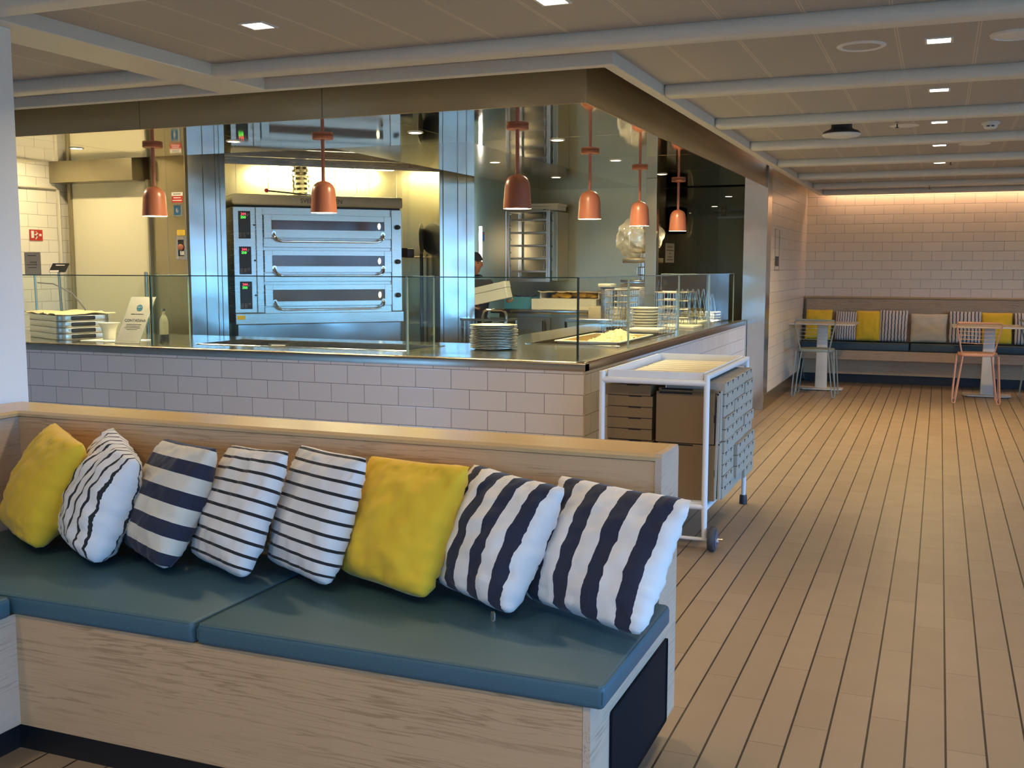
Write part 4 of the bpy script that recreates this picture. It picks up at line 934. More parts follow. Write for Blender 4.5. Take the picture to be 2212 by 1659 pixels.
# service trolley handle
t = thing('service_trolley', 'steel trolley with a looped handle parked behind the metal plates', 'trolley', (-4.36, 10.35, 0))
MB().tube([(-4.49, 10.3, .5), (-4.49, 10.3, 1.04), (-4.475, 10.3, 1.085), (-4.44, 10.3, 1.105), (-4.27, 10.3, 1.105), (-4.235, 10.3, 1.085), (-4.22, 10.3, 1.04), (-4.22, 10.3, .5)], .015, 10).build('handle', M['chrome'], t)
MB().box(-4.72, -4.21, 10.27, 10.62, .985, 1.01, .004, 1).build('shelf', M['steel_top'], t)
for x in (-4.70, -4.23):
    for y in (10.29, 10.60): MB().lathe([(.015, .05), (.015, .985)], (x, y, 0), 10).build('leg', M['steel'], t); MB().lathe([(.0, 0), (.03, 0), (.03, .05), (0, .05)], (x, y, 0), 12).build('caster', M['rubber'], t)

struct(MB().box(-2.782, -2.671, 10.50, 10.62, CTOP+.001, SZ, .003, 1).build('wall_post_grey', M['steel_dark']))
# mixer under clear wrap
t = thing('food_mixer', 'tall kitchen machine wrapped in clear plastic behind the wire racks', 'machine', (-2.85, 10.7, CTOP)) 
MB().box(-3.13, -2.70, 10.68, 11.0, CTOP+.001, 1.36, .015, 2).build('housing', M['steel'], t)
MB().box(-3.09, -2.68, 10.66, 11.03, 1.365, 1.425, .01, 2).build('bowl_tray', M['chrome'], t)
MB().lathe([(.055, 1.42), (.055, 1.47), (.075, 1.48), (.075, 1.55), (.05, 1.56), (.05, 1.60), (0, 1.60)], (-2.86, 10.75, 0), 20).build('spindle', M['chrome'], t)
MB().box(-3.05, -2.70, 10.60, 10.95, 1.60, 1.65, .008, 2).build('plate', M['steel_dark'], t)
MB().box(-3.0, -2.72, 10.62, 10.95, 1.70, 2.03, .05, 3).tube([(-2.86, 10.78, 1.6), (-2.86, 10.78, 1.72)], .04, 12).build('motor_head', M['chrome'], t)
tb = bmesh.new(); bmesh.ops.create_icosphere(tb, subdivisions=5, radius=.24)
for v in tb.verts:
    n = 1+.16*noise.noise(v.co*9)+.10*noise.noise(v.co*22)
    v.co = Vector((v.co.x*1.0*n-2.91, v.co.y*.9*n+10.75, v.co.z*.95*n+1.86))
b = MB(); b._merge(tb, 0); b.build('plastic_wrap', M['plastic_wrap'], t, smooth=20)
# scales on the housing
t = thing('small_scale', 'small cream and blue item beside the wrapped machine', 'scale', (-3.2, 10.6, 1.3))
MB().box(-3.26, -3.16, 10.55, 10.75, CTOP+.001, 1.335, .006).build('foot', M['steel'], t); MB().box(-3.28, -3.14, 10.50, 10.72, 1.35, 1.385, .01).build('pan', M['cream_plastic'], t); MB().box(-3.26, -3.16, 10.52, 10.70, 1.336, 1.349, .004).build('display', M['blue'], t)
# passage: speaker, wrap, paper sign, sprinkler
t = thing('wall_speaker', 'black upright speaker on the dark steel wall of the kitchen passage', 'speaker', (-3.4, 14.5, 2.0))
MB().box(-3.469, -3.30, 14.25, 14.72, 2.02, 2.38, .03, 3).build('cabinet', M['vent'], t)
tb = bmesh.new(); bmesh.ops.create_icosphere(tb, subdivisions=4, radius=.16)
for v in tb.verts:
    n = 1+.22*noise.noise(v.co*12); v.co = Vector((v.co.x*.45*n-3.39, v.co.y*1.0*n+15.12, v.co.z*1.25*n+2.17))
b = MB(); b._merge(tb, 0); tag(b.build('hanging_bag', M['plastic_wrap'], base=(-3.4, 15.1, 2.0), smooth=20), 'clear plastic bag hanging on the passage wall behind the farthest pendant', 'bag')
b = MB().box(-3.469, -3.466, 14.16, 14.66, 1.62, 1.885)
for k, z in enumerate((1.835, 1.79, 1.745, 1.70, 1.66)):
    w_ = (.15, .2, .05, .12, .17)[k]; b.box(-3.466, -3.4652, 14.41-w_, 14.41+w_, z-.006, z+.006, mi=1)
tag(b.build('paper_notice', [M['paper'], M['ink_grey']], base=(-3.467, 14.4, 1.7), smooth=0), 'white paper notice with short lines of print on the dark passage wall', 'notice')
t = thing('sprinkler_head', 'white sprinkler pair under the kitchen passage ceiling', 'sprinkler', (-3.2, 16.0, SZ))
MB().lathe([(.05, 0), (.02, -.05), (.05, -.10)], (-3.15, 16.6, SZ), 12).build('body', M['white_paint'], t)
t = MB().box(-3.465, -1.87, 17.70, 17.79, 2.36, 2.40).build('door_rail', M['alu'], base=(-2.6, 17.75, 2.38)); tag(t, 'pale rail across the far end of the kitchen passage', 'rail')

# ------------------------------------------------------------------ person behind the oven pillar
def skin_mesh(edges, name):
    """edges: dict of joints {key: (xyz, radius)} and list of links -> evaluated skin + subdivision as bmesh"""
    J, Ls, root = edges
    ks = list(J); me = bpy.data.meshes.new(name); me.from_pydata([J[k][0] for k in ks], [(ks.index(a), ks.index(b)) for a, b in Ls], [])
    o = bpy.data.objects.new(name, me); COL.objects.link(o)
    o.modifiers.new('s', 'SKIN'); me.skin_vertices.new() if not me.skin_vertices else None
    for i, k in enumerate(ks):
        r = J[k][1]; v = me.skin_vertices[0].data[i]; v.radius = r if isinstance(r, tuple) else (r, r); v.use_root = (k == root)
    m = o.modifiers.new('u', 'SUBSURF'); m.levels = 2; m.render_levels = 2
    dg = bpy.context.evaluated_depsgraph_get(); ev = bpy.data.meshes.new_from_object(o.evaluated_get(dg))
    t = bmesh.new(); t.from_mesh(ev); bpy.data.objects.remove(o); bpy.data.meshes.remove(me); bpy.data.meshes.remove(ev); return t
PX, PY = -4.865, 10.95
person = thing('person', 'person in a dark cap and charcoal shirt holding a cream box behind the oven pillar', 'person', (PX, PY, 0))
yaw = math.radians(22); Rp = Matrix.Translation((PX, PY, 0)) @ Matrix.Rotation(yaw, 4, 'Z')     # local: -y is where the person faces
def L3(x, y, z): return tuple(Rp @ Vector((x, y, z)))
J = {'pel': (L3(0, 0, .93), (.135, .11)), 'wai': (L3(0, 0, 1.08), (.13, .10)), 'che': (L3(0, 0, 1.27), (.15, .11)), 'nek0': (L3(0, .01, 1.40), (.085, .075)), 'nek': (L3(0, 0, 1.47), .052), 'hd': (L3(0, -.015, 1.55), .06),
     'shR': (L3(.16, 0, 1.365), .062), 'elR': (L3(.25, -.08, 1.12), .045), 'wrR': (L3(.34, -.30, 1.17), .030), 'paR': (L3(.365, -.36, 1.175), (.020, .038)),
     'shL': (L3(-.16, 0, 1.365), .062), 'elL': (L3(-.165, -.09, 1.10), .045), 'wrL': (L3(0, -.27, 1.10), .030), 'paL': (L3(.05, -.32, 1.10), (.020, .038)),
     'hiR': (L3(.09, 0, .86), .095), 'knR': (L3(.10, -.02, .48), .062), 'anR': (L3(.10, .01, .09), .042), 'toR': (L3(.11, -.14, .04), .040),
     'hiL': (L3(-.09, 0, .86), .095), 'knL': (L3(-.10, -.02, .48), .062), 'anL': (L3(-.10, .01, .09), .042), 'toL': (L3(-.11, -.14, .04), .040)}
LK = [('pel', 'wai'), ('wai', 'che'), ('che', 'nek0'), ('nek0', 'nek'), ('nek', 'hd'), ('che', 'shR'), ('shR', 'elR'), ('elR', 'wrR'), ('wrR', 'paR'), ('che', 'shL'), ('shL', 'elL'), ('elL', 'wrL'), ('wrL', 'paL'),
      ('pel', 'hiR'), ('hiR', 'knR'), ('knR', 'anR'), ('anR', 'toR'), ('pel', 'hiL'), ('hiL', 'knL'), ('knL', 'anL'), ('anL', 'toL')]
b = MB(); b._merge(skin_mesh((J, LK, 'pel'), 'body_core'), 0)
# head: shaped sphere with brow, nose, lips, chin
th = bmesh.new(); bmesh.ops.create_uvsphere(th, u_segments=40, v_segments=30, radius=1)
for v in th.verts:
    x, y, z = v.co; w_ = .074*(1-.16*max(0, -z)); dpt = .095; X = x*w_; Y = y*dpt; Z = z*.118
    f = max(0, -y)
    if f > 0:
        g = lambda cx, cz, sx, sz: math.exp(-((X-cx)/sx)**2-((Z-cz)/sz)**2)
        Y -= f*(.024*g(0, -.018, .013, .024)+.012*g(0, .012, .010, .030)+.010*g(0, -.058, .022, .009)+.010*g(0, -.098, .024, .020)+.008*g(0, .034, .05, .012))
        Y += f*(.012*g(.030, .012, .016, .012)+.012*g(-.030, .012, .016, .012)+.006*g(0, -.076, .03, .008))
    if z < -.3: Y += .0; X *= 1-.22*(-z-.3)
    v.co = Rp @ Vector((X, Y-.02, Z+1.588))
b._merge(th, 0)
for sx in (1, -1):
    b.ball(L3(sx*.076, -.005, 1.585), .03, 2, (.35, .6, 1.0))
for (hx, hy, hz), sg, px in (((.365, -.36, 1.175), 1, 1), ((.05, -.32, 1.10), -1, -1)):
    for k in range(4):
        ln = (.062, .072, .068, .052)[k]; oy = -.028+.019*k
        b.tube([L3(hx+sg*.010, hy+oy-.01, hz), L3(hx+sg*(.010+ln*.5), hy+oy-.022, hz+.010), L3(hx+sg*(.006+ln*.72), hy+oy-.026, hz+.030), L3(hx+sg*(.0+ln*.70), hy+oy-.026, hz+.046)], [.0095, .009, .0082, .006], 8)
    b.tube([L3(hx-sg*.01, hy+.035, hz), L3(hx+sg*.005, hy+.055, hz+.018), L3(hx+sg*.02, hy+.055, hz+.042)], [.011, .010, .0075], 8)
tmp = b.build('body', M['skin'], person)
md = tmp.modifiers.new('r', 'REMESH'); md.mode = 'VOXEL'; md.voxel_size = .0075; md.use_smooth_shade = True
dg = bpy.context.evaluated_depsgraph_get(); ev = bpy.data.meshes.new_from_object(tmp.evaluated_get(dg)); tmp.modifiers.clear(); old = tmp.data; tmp.data = ev; bpy.data.meshes.remove(old)
if not len(tmp.data.materials): tmp.data.materials.append(M['skin'])
# clothes, a little larger than the body, ending cleanly at neck, cuffs, waist and hems
def grown(keys, links, root, k, add):
    G = {}
    for q in keys:
        r = J[q][1]; r = r if isinstance(r, tuple) else (r, r); G[q] = (J[q][0], (r[0]*k+add, r[1]*k+add))
    return skin_mesh((G, links, root), 'cloth')
J['mR'] = (L3(.215, -.045, 1.21), .054); J['mL'] = (L3(-.165, -.05, 1.21), .054); J['hem'] = (L3(0, 0, .90), (.14, .115))
b = MB(); b._merge(grown(['hem', 'wai', 'che', 'nek0', 'shR', 'mR', 'shL', 'mL'], [('hem', 'wai'), ('wai', 'che'), ('che', 'nek0'), ('che', 'shR'), ('shR', 'mR'), ('che', 'shL'), ('shL', 'mL')], 'che', 1.05, .012), 0)
b.tube([L3(.070*math.cos(a), .062*math.sin(a)-.0, 1.452+.012*math.sin(a)) for a in [i*PI/9 for i in range(18)]], .013, 8, True)
sh = b.build('shirt', M['shirt'], person)
b = MB().box(-.030, .035, -.002, .002, -.012, .012, M=Matrix.Translation(L3(.085, -.137, 1.275)) @ Matrix.Rotation(yaw, 4, 'Z'))
b.box(-.010, .012, -.002, .002, .03, .052, M=Matrix.Translation(L3(.085, -.137, 1.275)) @ Matrix.Rotation(yaw, 4, 'Z')); b.build('name_badge', M['paper'], sh, smooth=0)
b = MB(); b._merge(grown(['pel', 'hiR', 'knR', 'anR', 'hiL', 'knL', 'anL'], [('pel', 'hiR'), ('hiR', 'knR'), ('knR', 'anR'), ('pel', 'hiL'), ('hiL', 'knL'), ('knL', 'anL')], 'pel', 1.06, .010), 0); b.build('trousers', M['trousers'], person)
for sx in (1, -1):
    b = MB(); b.box(-.045, .045, -.20, .07, .001, .085, .03, 3, M=Matrix.Translation(L3(sx*.105, 0, 0)) @ Matrix.Rotation(yaw, 4, 'Z')); b.build('shoe', M['dark_plastic'], person)
tc = bmesh.new(); bmesh.ops.create_uvsphere(tc, u_segments=36, v_segments=24, radius=1)
bmesh.ops.delete(tc, geom=[v for v in tc.verts if v.co.z < -.02], context='VERTS')
for v in tc.verts: v.co = Rp @ Vector((v.co.x*.083, v.co.y*.104-.015, v.co.z*.093+1.632))
b = MB(); b._merge(tc, 0); b.tube([L3(.083*math.cos(a), .104*math.sin(a)-.015, 1.633) for a in [i*PI/14 for i in range(28)]], .007, 6, True); b.build('cap', M['navy'], person)
for sx in (1, -1):
    MB().ball(L3(sx*.030, -.098, 1.598), .0085, 2, (1.5, .6, .8)).build('eye', M['eye'], person)
    MB().tube([L3(sx*.014, -.112, 1.616), L3(sx*.030, -.110, 1.621), L3(sx*.047, -.097, 1.614)], .0035, 6).build('eyebrow', M['eye'], person)
# the box held on the hands
t = thing('held_box', 'cream cardboard box tilted in the hands of the person in the dark cap', 'box', (-4.62, 10.78, 1.2))
Mb = Matrix.Translation((-4.605, 10.76, 1.268)) @ Matrix.Rotation(math.radians(10), 4, 'Z') @ Matrix.Rotation(math.radians(-12.5), 4, 'Y')
MB().box(-.22, .215, -.13, .13, -.095, .02, .004, 1, M=Mb).build('box_body', M['cream_plastic'], t)
MB().box(-.223, .218, -.133, .133, .022, .092, .004, 1, M=Mb).build('lid', M['cream_plastic'], t)

# ------------------------------------------------------------------ foreground banquette (L-shaped)
BX, BY1, BY2, SF, SB, LX = -.76, 3.107, 3.327, 2.408, 3.105, -3.36      # right end, back front/rear, seat front, inner corner x
t = thing('corner_banquette', 'L-shaped oak banquette with a thick capped back and black plinth, in the foreground', 'bench', (-2, 2.9, 0))
MB().box(LX-.219, BX-.02, BY1, BY2-.002, .10, .962).build('backrest', M['oak'], t, smooth=0)
b = MB().prism([(BY1-.006, .9645), (BY2+.004, .9645), (BY2+.004, .972), (BY2-.006, .984), (BY1+.006, .985), (BY1-.006, .976)], 'x', LX, BX-.002); b.build('backrest_cap', M['oak_top'], t, smooth=20)
b = MB().prism([(LX+.006, .9645), (LX-.224, .9645), (LX-.224, .976), (LX-.214, .985), (LX-.006, .985), (LX+.006, .976)], 'y', -.6, BY1-.002)
b.box(LX-.222, LX-.002, BY1-.001, BY2+.003, .9645, .984); b.build('return_cap', M['oak_top'], t, smooth=20)
MB().box(LX-.219, LX, -.6, BY1-.001, .10, .962).build('return_backrest', M['oak_bluelit'], t, smooth=0)
MB().box(-2.66, BX-.021, SF, SF+.03, .10, .462).build('seat_front', M['oak_front'], t, smooth=0)
MB().box(-2.69, -2.66, -.6, SF+.0, .10, .462).build('return_seat_front', M['oak_bluelit'], t, smooth=0)
MB().box(LX+.002, BX-.021, SF+.031, BY1-.001, .435, .460).box(LX+.002, -2.691, -.6, SF+.03, .435, .46).build('seat_board', M['oak_front'], t, smooth=0)
b = MB().prism([(SF, .10), (BY2, .10), (BY2, .970), (BY2-.012, .985), (BY1+.003, .985), (BY1-.006, .974), (BY1-.012, .60), (BY1-.012, .462), (SF, .462)], 'x', BX-.02, BX); b.build('end_panel', M['oak_bluelit'], t, smooth=0)
MB().box(BX-.004, BX+.004, 2.575, 3.195, .108, .383, .012, 3).build('vent_panel', M['vent'], t)
MB().box(-2.72, BX-.06, SF+.035, SF+.05, .0, .10).box(-2.72, -2.705, -.6, SF+.04, 0, .10).box(BX-.075, BX-.06, SF+.04, BY2-.03, 0, .10).box(LX, BX-.06, BY2-.03, BY2-.02, 0, .1).build('plinth', M['black'], t, smooth=0)
def seat_cushion(x0, x1, y0, y1, z0, z1, label, mat='teal', group='teal seat cushions on the foreground banquette', rad=.016):
    t = thing('seat_cushion', label, 'seat cushion', ((x0+x1)/2, (y0+y1)/2, z0), group)
    tb = bmesh.new(); bmesh.ops.create_cube(tb, size=1)
    for v in tb.verts: v.co = Vector(((x0+x1)/2+v.co.x*(x1-x0), (y0+y1)/2+v.co.y*(y1-y0), (z0+z1)/2+v.co.z*(z1-z0)))
    bmesh.ops.bevel(tb, geom=tb.edges[:], offset=rad, segments=4, profile=.5, affect='EDGES')
    b = MB(); b._merge(tb, 0); b.build('cushion_body', M[mat], t, smooth=60)
    b = MB(); r = rad
    b.tube([(x0+r, y0+r*.3, z1-r*.3), (x1-r, y0+r*.3, z1-r*.3), (x1-r*.3, y0+r, z1-r*.3), (x1-r*.3, y1-r, z1-r*.3), (x1-r, y1-r*.3, z1-r*.3), (x0+r, y1-r*.3, z1-r*.3), (x0+r*.3, y1-r, z1-r*.3), (x0+r*.3, y0+r, z1-r*.3)], .0022, 6, True)
    for sx in (x0+r*.25, x1-r*.25): b.tube([(sx, y0+r*.25, z1-r), (sx, y0+r*.25, z0+r)], .0018, 6)
    b.build('piping', M[mat], t)
seat_cushion(LX+.004, -1.962, 2.396, 3.09, .462, .526, 'teal seat cushion on the left of the main bench run, running into the corner')
seat_cushion(-1.952, -.722, 2.396, 3.09, .462, .526, 'teal seat cushion on the right of the main bench run, at the open end')
seat_cushion(LX+.004, -2.645, 1.0, 2.385, .462, .526, 'teal seat cushion on the left return of the banquette, cut by the left edge')

# ------------------------------------------------------------------ scatter cushions
def pillow_mesh(c, T, seed, pinch=.055, n=36, wr=.010, sag=0.0):
    BL, BR, TR, TL = [Vector(p) for p in c]; nrm = ((BR-BL).cross(TL-BL)+(TR-BR).cross(TL-TR)*0).normalized()
    t = bmesh.new(); uvl = t.loops.layers.uv.new('UVMap')
    def P(i, j, side):
        u, v = i/n, j/n; x, y = 2*u-1, 2*v-1
        cr = 1-(.045 if y > 0 else .085)*(x*x*y*y)**2; px = x*(1-pinch*(1-y*y)*abs(x)**1.5)*cr; py = y*(1-pinch*(1-x*x)*abs(y)**1.5)*cr
        a, d = (px+1)/2, (py+1)/2
        p = BL*(1-a)*(1-d)+BR*a*(1-d)+TR*a*d+TL*(1-a)*d
        e = max(0, (1-x*x)*(1-y*y)); h = T*1.18*e**.42*(1-.14*y)
        edge = max(0, 1-e)**2*min(1, e*14)
        q = Vector((x*3.2+seed*7, y*3.2, side*2.0+seed))
        h += T*min(1, e*6)*(.16*noise.noise(q)+.07*noise.noise(q*2.7))
        h += wr*edge*(noise.noise(Vector((x*11+seed, y*11, side)))*1.3)
        off = nrm*(h*side)
        pw = (noise.noise(Vector((x*6+seed, y*6, 5)))*.006+noise.noise(Vector((x*2+seed, y*2, 9)))*.010)*(1 if e < .02 else .4)
        return p+off+nrm*pw+(BR-BL).normalized()*noise.noise(Vector((y*7+seed, x*2, 3)))*.006
    F = [[None]*(n+1) for _ in range(n+1)]; B = [[None]*(n+1) for _ in range(n+1)]
    for i in range(n+1):
        for j in range(n+1):
            F[i][j] = t.verts.new(P(i, j, 1))
            B[i][j] = F[i][j] if i in (0, n) or j in (0, n) else t.verts.new(P(i, j, -1))
    for G, flip in ((F, False), (B, True)):
        for i in range(n):
            for j in range(n):
                q = [(i, j), (i+1, j), (i+1, j+1), (i, j+1)]
                if flip: q = q[::-1]
                vs = [G[a][d] for a, d in q]
                if len(set(vs)) < 4: continue
                try: f = t.faces.new(vs)
                except ValueError: continue
                for l, (a, d) in zip(f.loops, q): l[uvl].uv = (a/n, d/n)
    return t, (F, nrm)
def pillow(c, T, mat, label, seed, group, seam=True, **k):
    t, _ = pillow_mesh(c, T, seed, **k)
    low = min(v.co.z for v in t.verts); base = (sum(p[0] for p in c)/4, sum(p[1] for p in c)/4, low)
    o = thing('scatter_cushion', label, 'cushion', base, group)
    if seam:
        n = k.get('n', 36); ring = []
        BLs = [v.co.copy() for v in t.verts if v.is_boundary]
    b = MB(); me = bpy.data.meshes.new('x'); t.to_mesh(me); b.bm.from_mesh(me); bpy.data.meshes.remove(me); t.free()
    b.build('cover', M[mat], o, smooth=70)
    return o
PG = 'scatter cushions along the foreground banquette'
def corners(BR, TR, TL, zb=.548):
    BR, TR, TL = Vector(BR), Vector(TR), Vector(TL); BL = BR+(TL-TR); BL.z = zb; return (BL, BR, TR, TL)
PIL = [
  (((-3.33, 2.99, .552), (-2.915, 2.742, .545), (-2.76, 2.83, .935), (-3.135, 3.07, .965)), .085, 'yellow', 'yellow cushion at far left of the banquette, nearest its corner', {}),
  (((-2.985, 2.95, .552), (-2.60, 2.685, .541), (-2.50, 2.80, .905), (-2.845, 3.065, .965)), .095, 'st_thin_v', 'plump white cushion with upright thin black stripes, right of the far-left yellow one', {}),
  (((-2.69, 2.935, .548), (-2.325, 2.712, .543), (-2.21, 2.86, .955), (-2.60, 3.06, .935)), .075, 'st_wide_h', 'cushion with wide level navy and cream bands, third from the left corner', {}),
  (((-2.375, 2.90, .548), (-2.022, 2.728, .543), (-1.925, 2.86, .965), (-2.31, 3.06, .930)), .065, 'st_thin_h', 'white cushion with level thin black stripes, beside the wide-banded navy one', {}),
  (((-2.085, 2.94, .548), (-1.732, 2.762, .543), (-1.645, 2.87, .960), (-2.02, 3.06, .950)), .065, 'st_thin_h', 'white cushion with level thin black stripes, touching the large yellow cushion', {}),
  (((-1.80, 2.925, .548), (-1.388, 2.760, .543), (-1.315, 2.94, .945), (-1.748, 3.06, .930)), .075, 'yellow', 'large yellow cushion in the middle right of the banquette', {}),
  (((-1.47, 2.945, .548), (-1.098, 2.725, .543), (-.985, 2.88, .915), (-1.37, 3.06, .930)), .075, 'st_wide_v', 'cushion with wide upright navy stripes and a zip pull, second from the open end', {}),
  (((-1.145, 2.900, .548), (-.702, 2.695, .541), (-.608, 2.88, .910), (-1.073, 3.06, .915)), .065, 'st_wide_v', 'cushion with wide upright navy stripes, at the open right end of the banquette', {}),
  (((-3.34, 2.30, .552), (-3.02, 2.46, .545), (-3.06, 2.55, .90), (-3.34, 2.36, .93)), .065, 'st_wide_v', 'navy striped cushion on the left return, cut by the left edge', {}),
]
for i, (c, T, m, lab, k) in enumerate(PIL):
    o = pillow(c, T, m, lab, i+1.0, PG, **k)
    if 'zip pull' in lab:
        BR = Vector(c[1]); MB().box(BR.x-.072, BR.x-.058, BR.y+.012, BR.y+.017, .5275, .556, .003, 1).build('zip_pull', M['chrome'], o)

# ------------------------------------------------------------------ white cart with pizza boxes
t = thing('white_cart', 'white tubular cart with a tray top and two rear wheels, loaded with pizza boxes', 'cart', (-1.45, 6.25, 0))
X0, X1, Y0, Y1, ZT = -1.735, -1.145, 5.66, 6.93, .962; R_ = .0165
for (x, y, low) in ((X0, Y0, .06), (X1, Y0, .06), (X1+.0, Y1, .045), (X0, Y1, .045)):
    pts = [(x, y, ZT+.012), (x, y, .225), (x, y+(.012 if y == Y0 else 0), low)]
    MB().tube(pts, [R_, R_, R_*.85], 12).build('leg', M['cart'], t)
MB().tube([(X0, Y0, ZT-.035), (X1, Y0, ZT-.035)], .0175, 12).tube([(X0, Y1, ZT-.035), (X1, Y1, ZT-.035)], .0175, 12).tube([(X0, Y0, ZT-.002), (X0, Y1, ZT-.002)], .0165, 12).tube([(X1, Y0, ZT-.002), (X1, Y1, ZT-.002)], .0165, 12).build('top_rail', M['cart'], t)
MB().tube([(X0, Y0, .245), (X1, Y0, .245)], .0165, 12).tube([(X0, Y1, .245), (X1, Y1, .245)], .0165, 12).tube([(X0, Y0, .235), (X0, Y1, .235)], .0165, 12).tube([(X1, Y0, .235), (X1, Y1, .235)], .0165, 12).build('bottom_rail', M['cart'], t)
MB().box(X0+.005, X1-.005, Y0+.005, Y1-.005, .255, .268, .003, 1).build('lower_shelf', M['cart'], t)
b = MB(); xa, xb, ya, yb = X0+.022, X1-.022, Y0+.02, Y1-.02
for q in ((xa, xb, ya, ya+.004), (xa, xb, yb-.004, yb), (xa, xa+.004, ya, yb), (xb-.004, xb, ya, yb)): b.box(*q, ZT-.03, ZT+.020, .0015, 1)
b.build('tray_rim', M['cart'], t)
MB().box(xa+.004, xb-.004, ya+.004, yb-.004, ZT-.031, ZT-.027).build('tray_floor', M['tray_cream'], t)
for k in range(9):
    yy = ya+.09+k*.13
    MB().box(xa+.03, xb-.03, yy, yy+.100, ZT-.0265, ZT-.022, .002, 1).build('tray_slat', M['tray_cream'], t)
MB().tube([(X0-.02, Y0+.012, .062), (X1+.08, Y0+.012, .062)], .010, 10).build('axle', M['cart'], t)
for x in (X0+.045, X1+.045):
    w_ = MB().lathe([(.0, -.02), (.050, -.02), (.062, -.018), (.067, -.010), (.067, .010), (.062, .018), (.050, .02), (0, .02)], (0, 0, 0), 36, M=Matrix.Translation((x, Y0+.012, .068)) @ Matrix.Rotation(PI/2, 4, 'Y')).build('wheel', M['rubber'], t)
    MB().lathe([(0, .0205), (.046, .0205), (.046, .024), (0, .024)], (0, 0, 0), 28, M=Matrix.Translation((x, Y0+.012, .068)) @ Matrix.Rotation(PI/2, 4, 'Y')).build('hub', M['rubber_hub'], w_)
    MB().lathe([(.008, .024), (.008, .045), (.010, .046), (.010, .058), (0, .060)], (0, 0, 0), 14, M=Matrix.Translation((x, Y0+.012, .068)) @ Matrix.Rotation(PI/2, 4, 'Y')).build('axle_nut', M['chrome'], w_)
for x in (X0, X1): MB().lathe([(0, 0), (.026, 0), (.024, .05), (.022, .06), (0, .06)], (x, Y1, 0), 18).build('rubber_foot', M['dark_plastic'], t)

def flat_box(w_, d_, h, front='y'):
    """closed pizza box around the origin; lid tabs and dark slots on the visible side"""
    b = MB().box(-w_/2, w_/2, -d_/2, d_/2, 0, h*.96, .0015, 1)
    if front == 'y':
        b.box(-w_*.02, w_*.26, -d_/2-.0015, -d_/2+.004, h*.88, h*.965, mi=1)
        b.box(-w_/2, w_/2, -d_/2-.0006, -d_/2, h*.955, h*.985, mi=1)
    else:
        for k, y in enumerate((-.24, .24)):
            b.box(w_/2-.002, w_/2+.0014, y*d_-.020, y*d_+.022, h*.82, h*.90, mi=1); b.box(w_/2-.002, w_/2+.0014, y*d_-.006, y*d_+.004, h*.62, h*.82, mi=1)
        b.box(w_/2-.002, w_/2+.0012, -.012, .0, h*.86, h*.92, mi=1)
        b.box(w_/2-.001, w_/2+.0008, -d_/2, -d_*.42, h*.95, h*.985, mi=1)
    return b
# left column: nine flat boxes
ORD = ['topmost', 'second', 'third', 'fourth', 'fifth', 'sixth', 'seventh', 'eighth', 'ninth', 'tenth', 'eleventh']
proto = None
for k in range(10):
    z = .268+.0005+(9-k)*.0632; x = -1.592+random.uniform(-.004, .004)-(.008 if k in (0,) else 0); y = 5.90+random.uniform(-.006, .006)
    lab = '%s flat cardboard pizza box of the left stack on the white cart' % (ORD[k] if k < 9 else 'bottom') if k in (0, 9) else '%s flat cardboard pizza box from the top of the left stack on the cart' % ORD[k]
    if proto is None:
        proto = flat_box(.262, .36, .063).build('pizza_box', [M['card'], M['card_dark']], base=(0, 0, 0), smooth=0); proto.location = (x, y, z); tag(proto, lab, 'box', 'pizza boxes on the white cart')
    else: dup(proto, (x, y, z), label=lab)
# upright flattened boxes in the middle
def upright(x0, x1, y0, y1, z0, z1, mat, label, tilt=0.0, notch=True):
    b = MB().box(x0, x1, y0, y1, z0, z1, .0015, 1)
    if notch:
        b.box(x0+(x1-x0)*.05, x0+(x1-x0)*.62, y0-.0012, y0+.003, z1-.010, z1-.0015, mi=1)
        b.box(x1-.002, x1+.001, y0, y1, (z0+z1)/2-.02, (z0+z1)/2+.02, mi=1) if y1-y0 < .03 else None
    o = b.build('flat_carton', [M[mat], M['card_dark']], base=((x0+x1)/2, (y0+y1)/2, z0), smooth=0)
    o.rotation_euler.y = tilt; return tag(o, label, 'box', 'upright flattened cartons on the white cart')
upright(-1.437, -1.112, 5.712, 5.735, .585, .868, 'card', 'upper brown carton standing upright in the front middle of the cart')
upright(-1.425, -1.105, 5.714, 5.738, .2685, .580, 'card', 'lower brown carton standing upright in the front middle of the cart')
upright(-1.430, -1.120, 5.740, 5.752, .575, .886, 'card', 'flat brown carton directly behind the upper upright one on the cart')
upright(-1.110, -1.096, 5.716, 5.780, .275, .868, 'card_pale', 'pale folded carton standing edge-on right of the brown upright ones', .02)
upright(-1.092, -1.080, 5.735, 5.781, .60, .88, 'card_pale', 'short pale folded carton edge-on beside the right-hand stack, upper', .0)
upright(-1.090, -1.078, 5.730, 5.781, .275, .590, 'card_pale', 'short pale folded carton edge-on beside the right-hand stack, lower', .0)
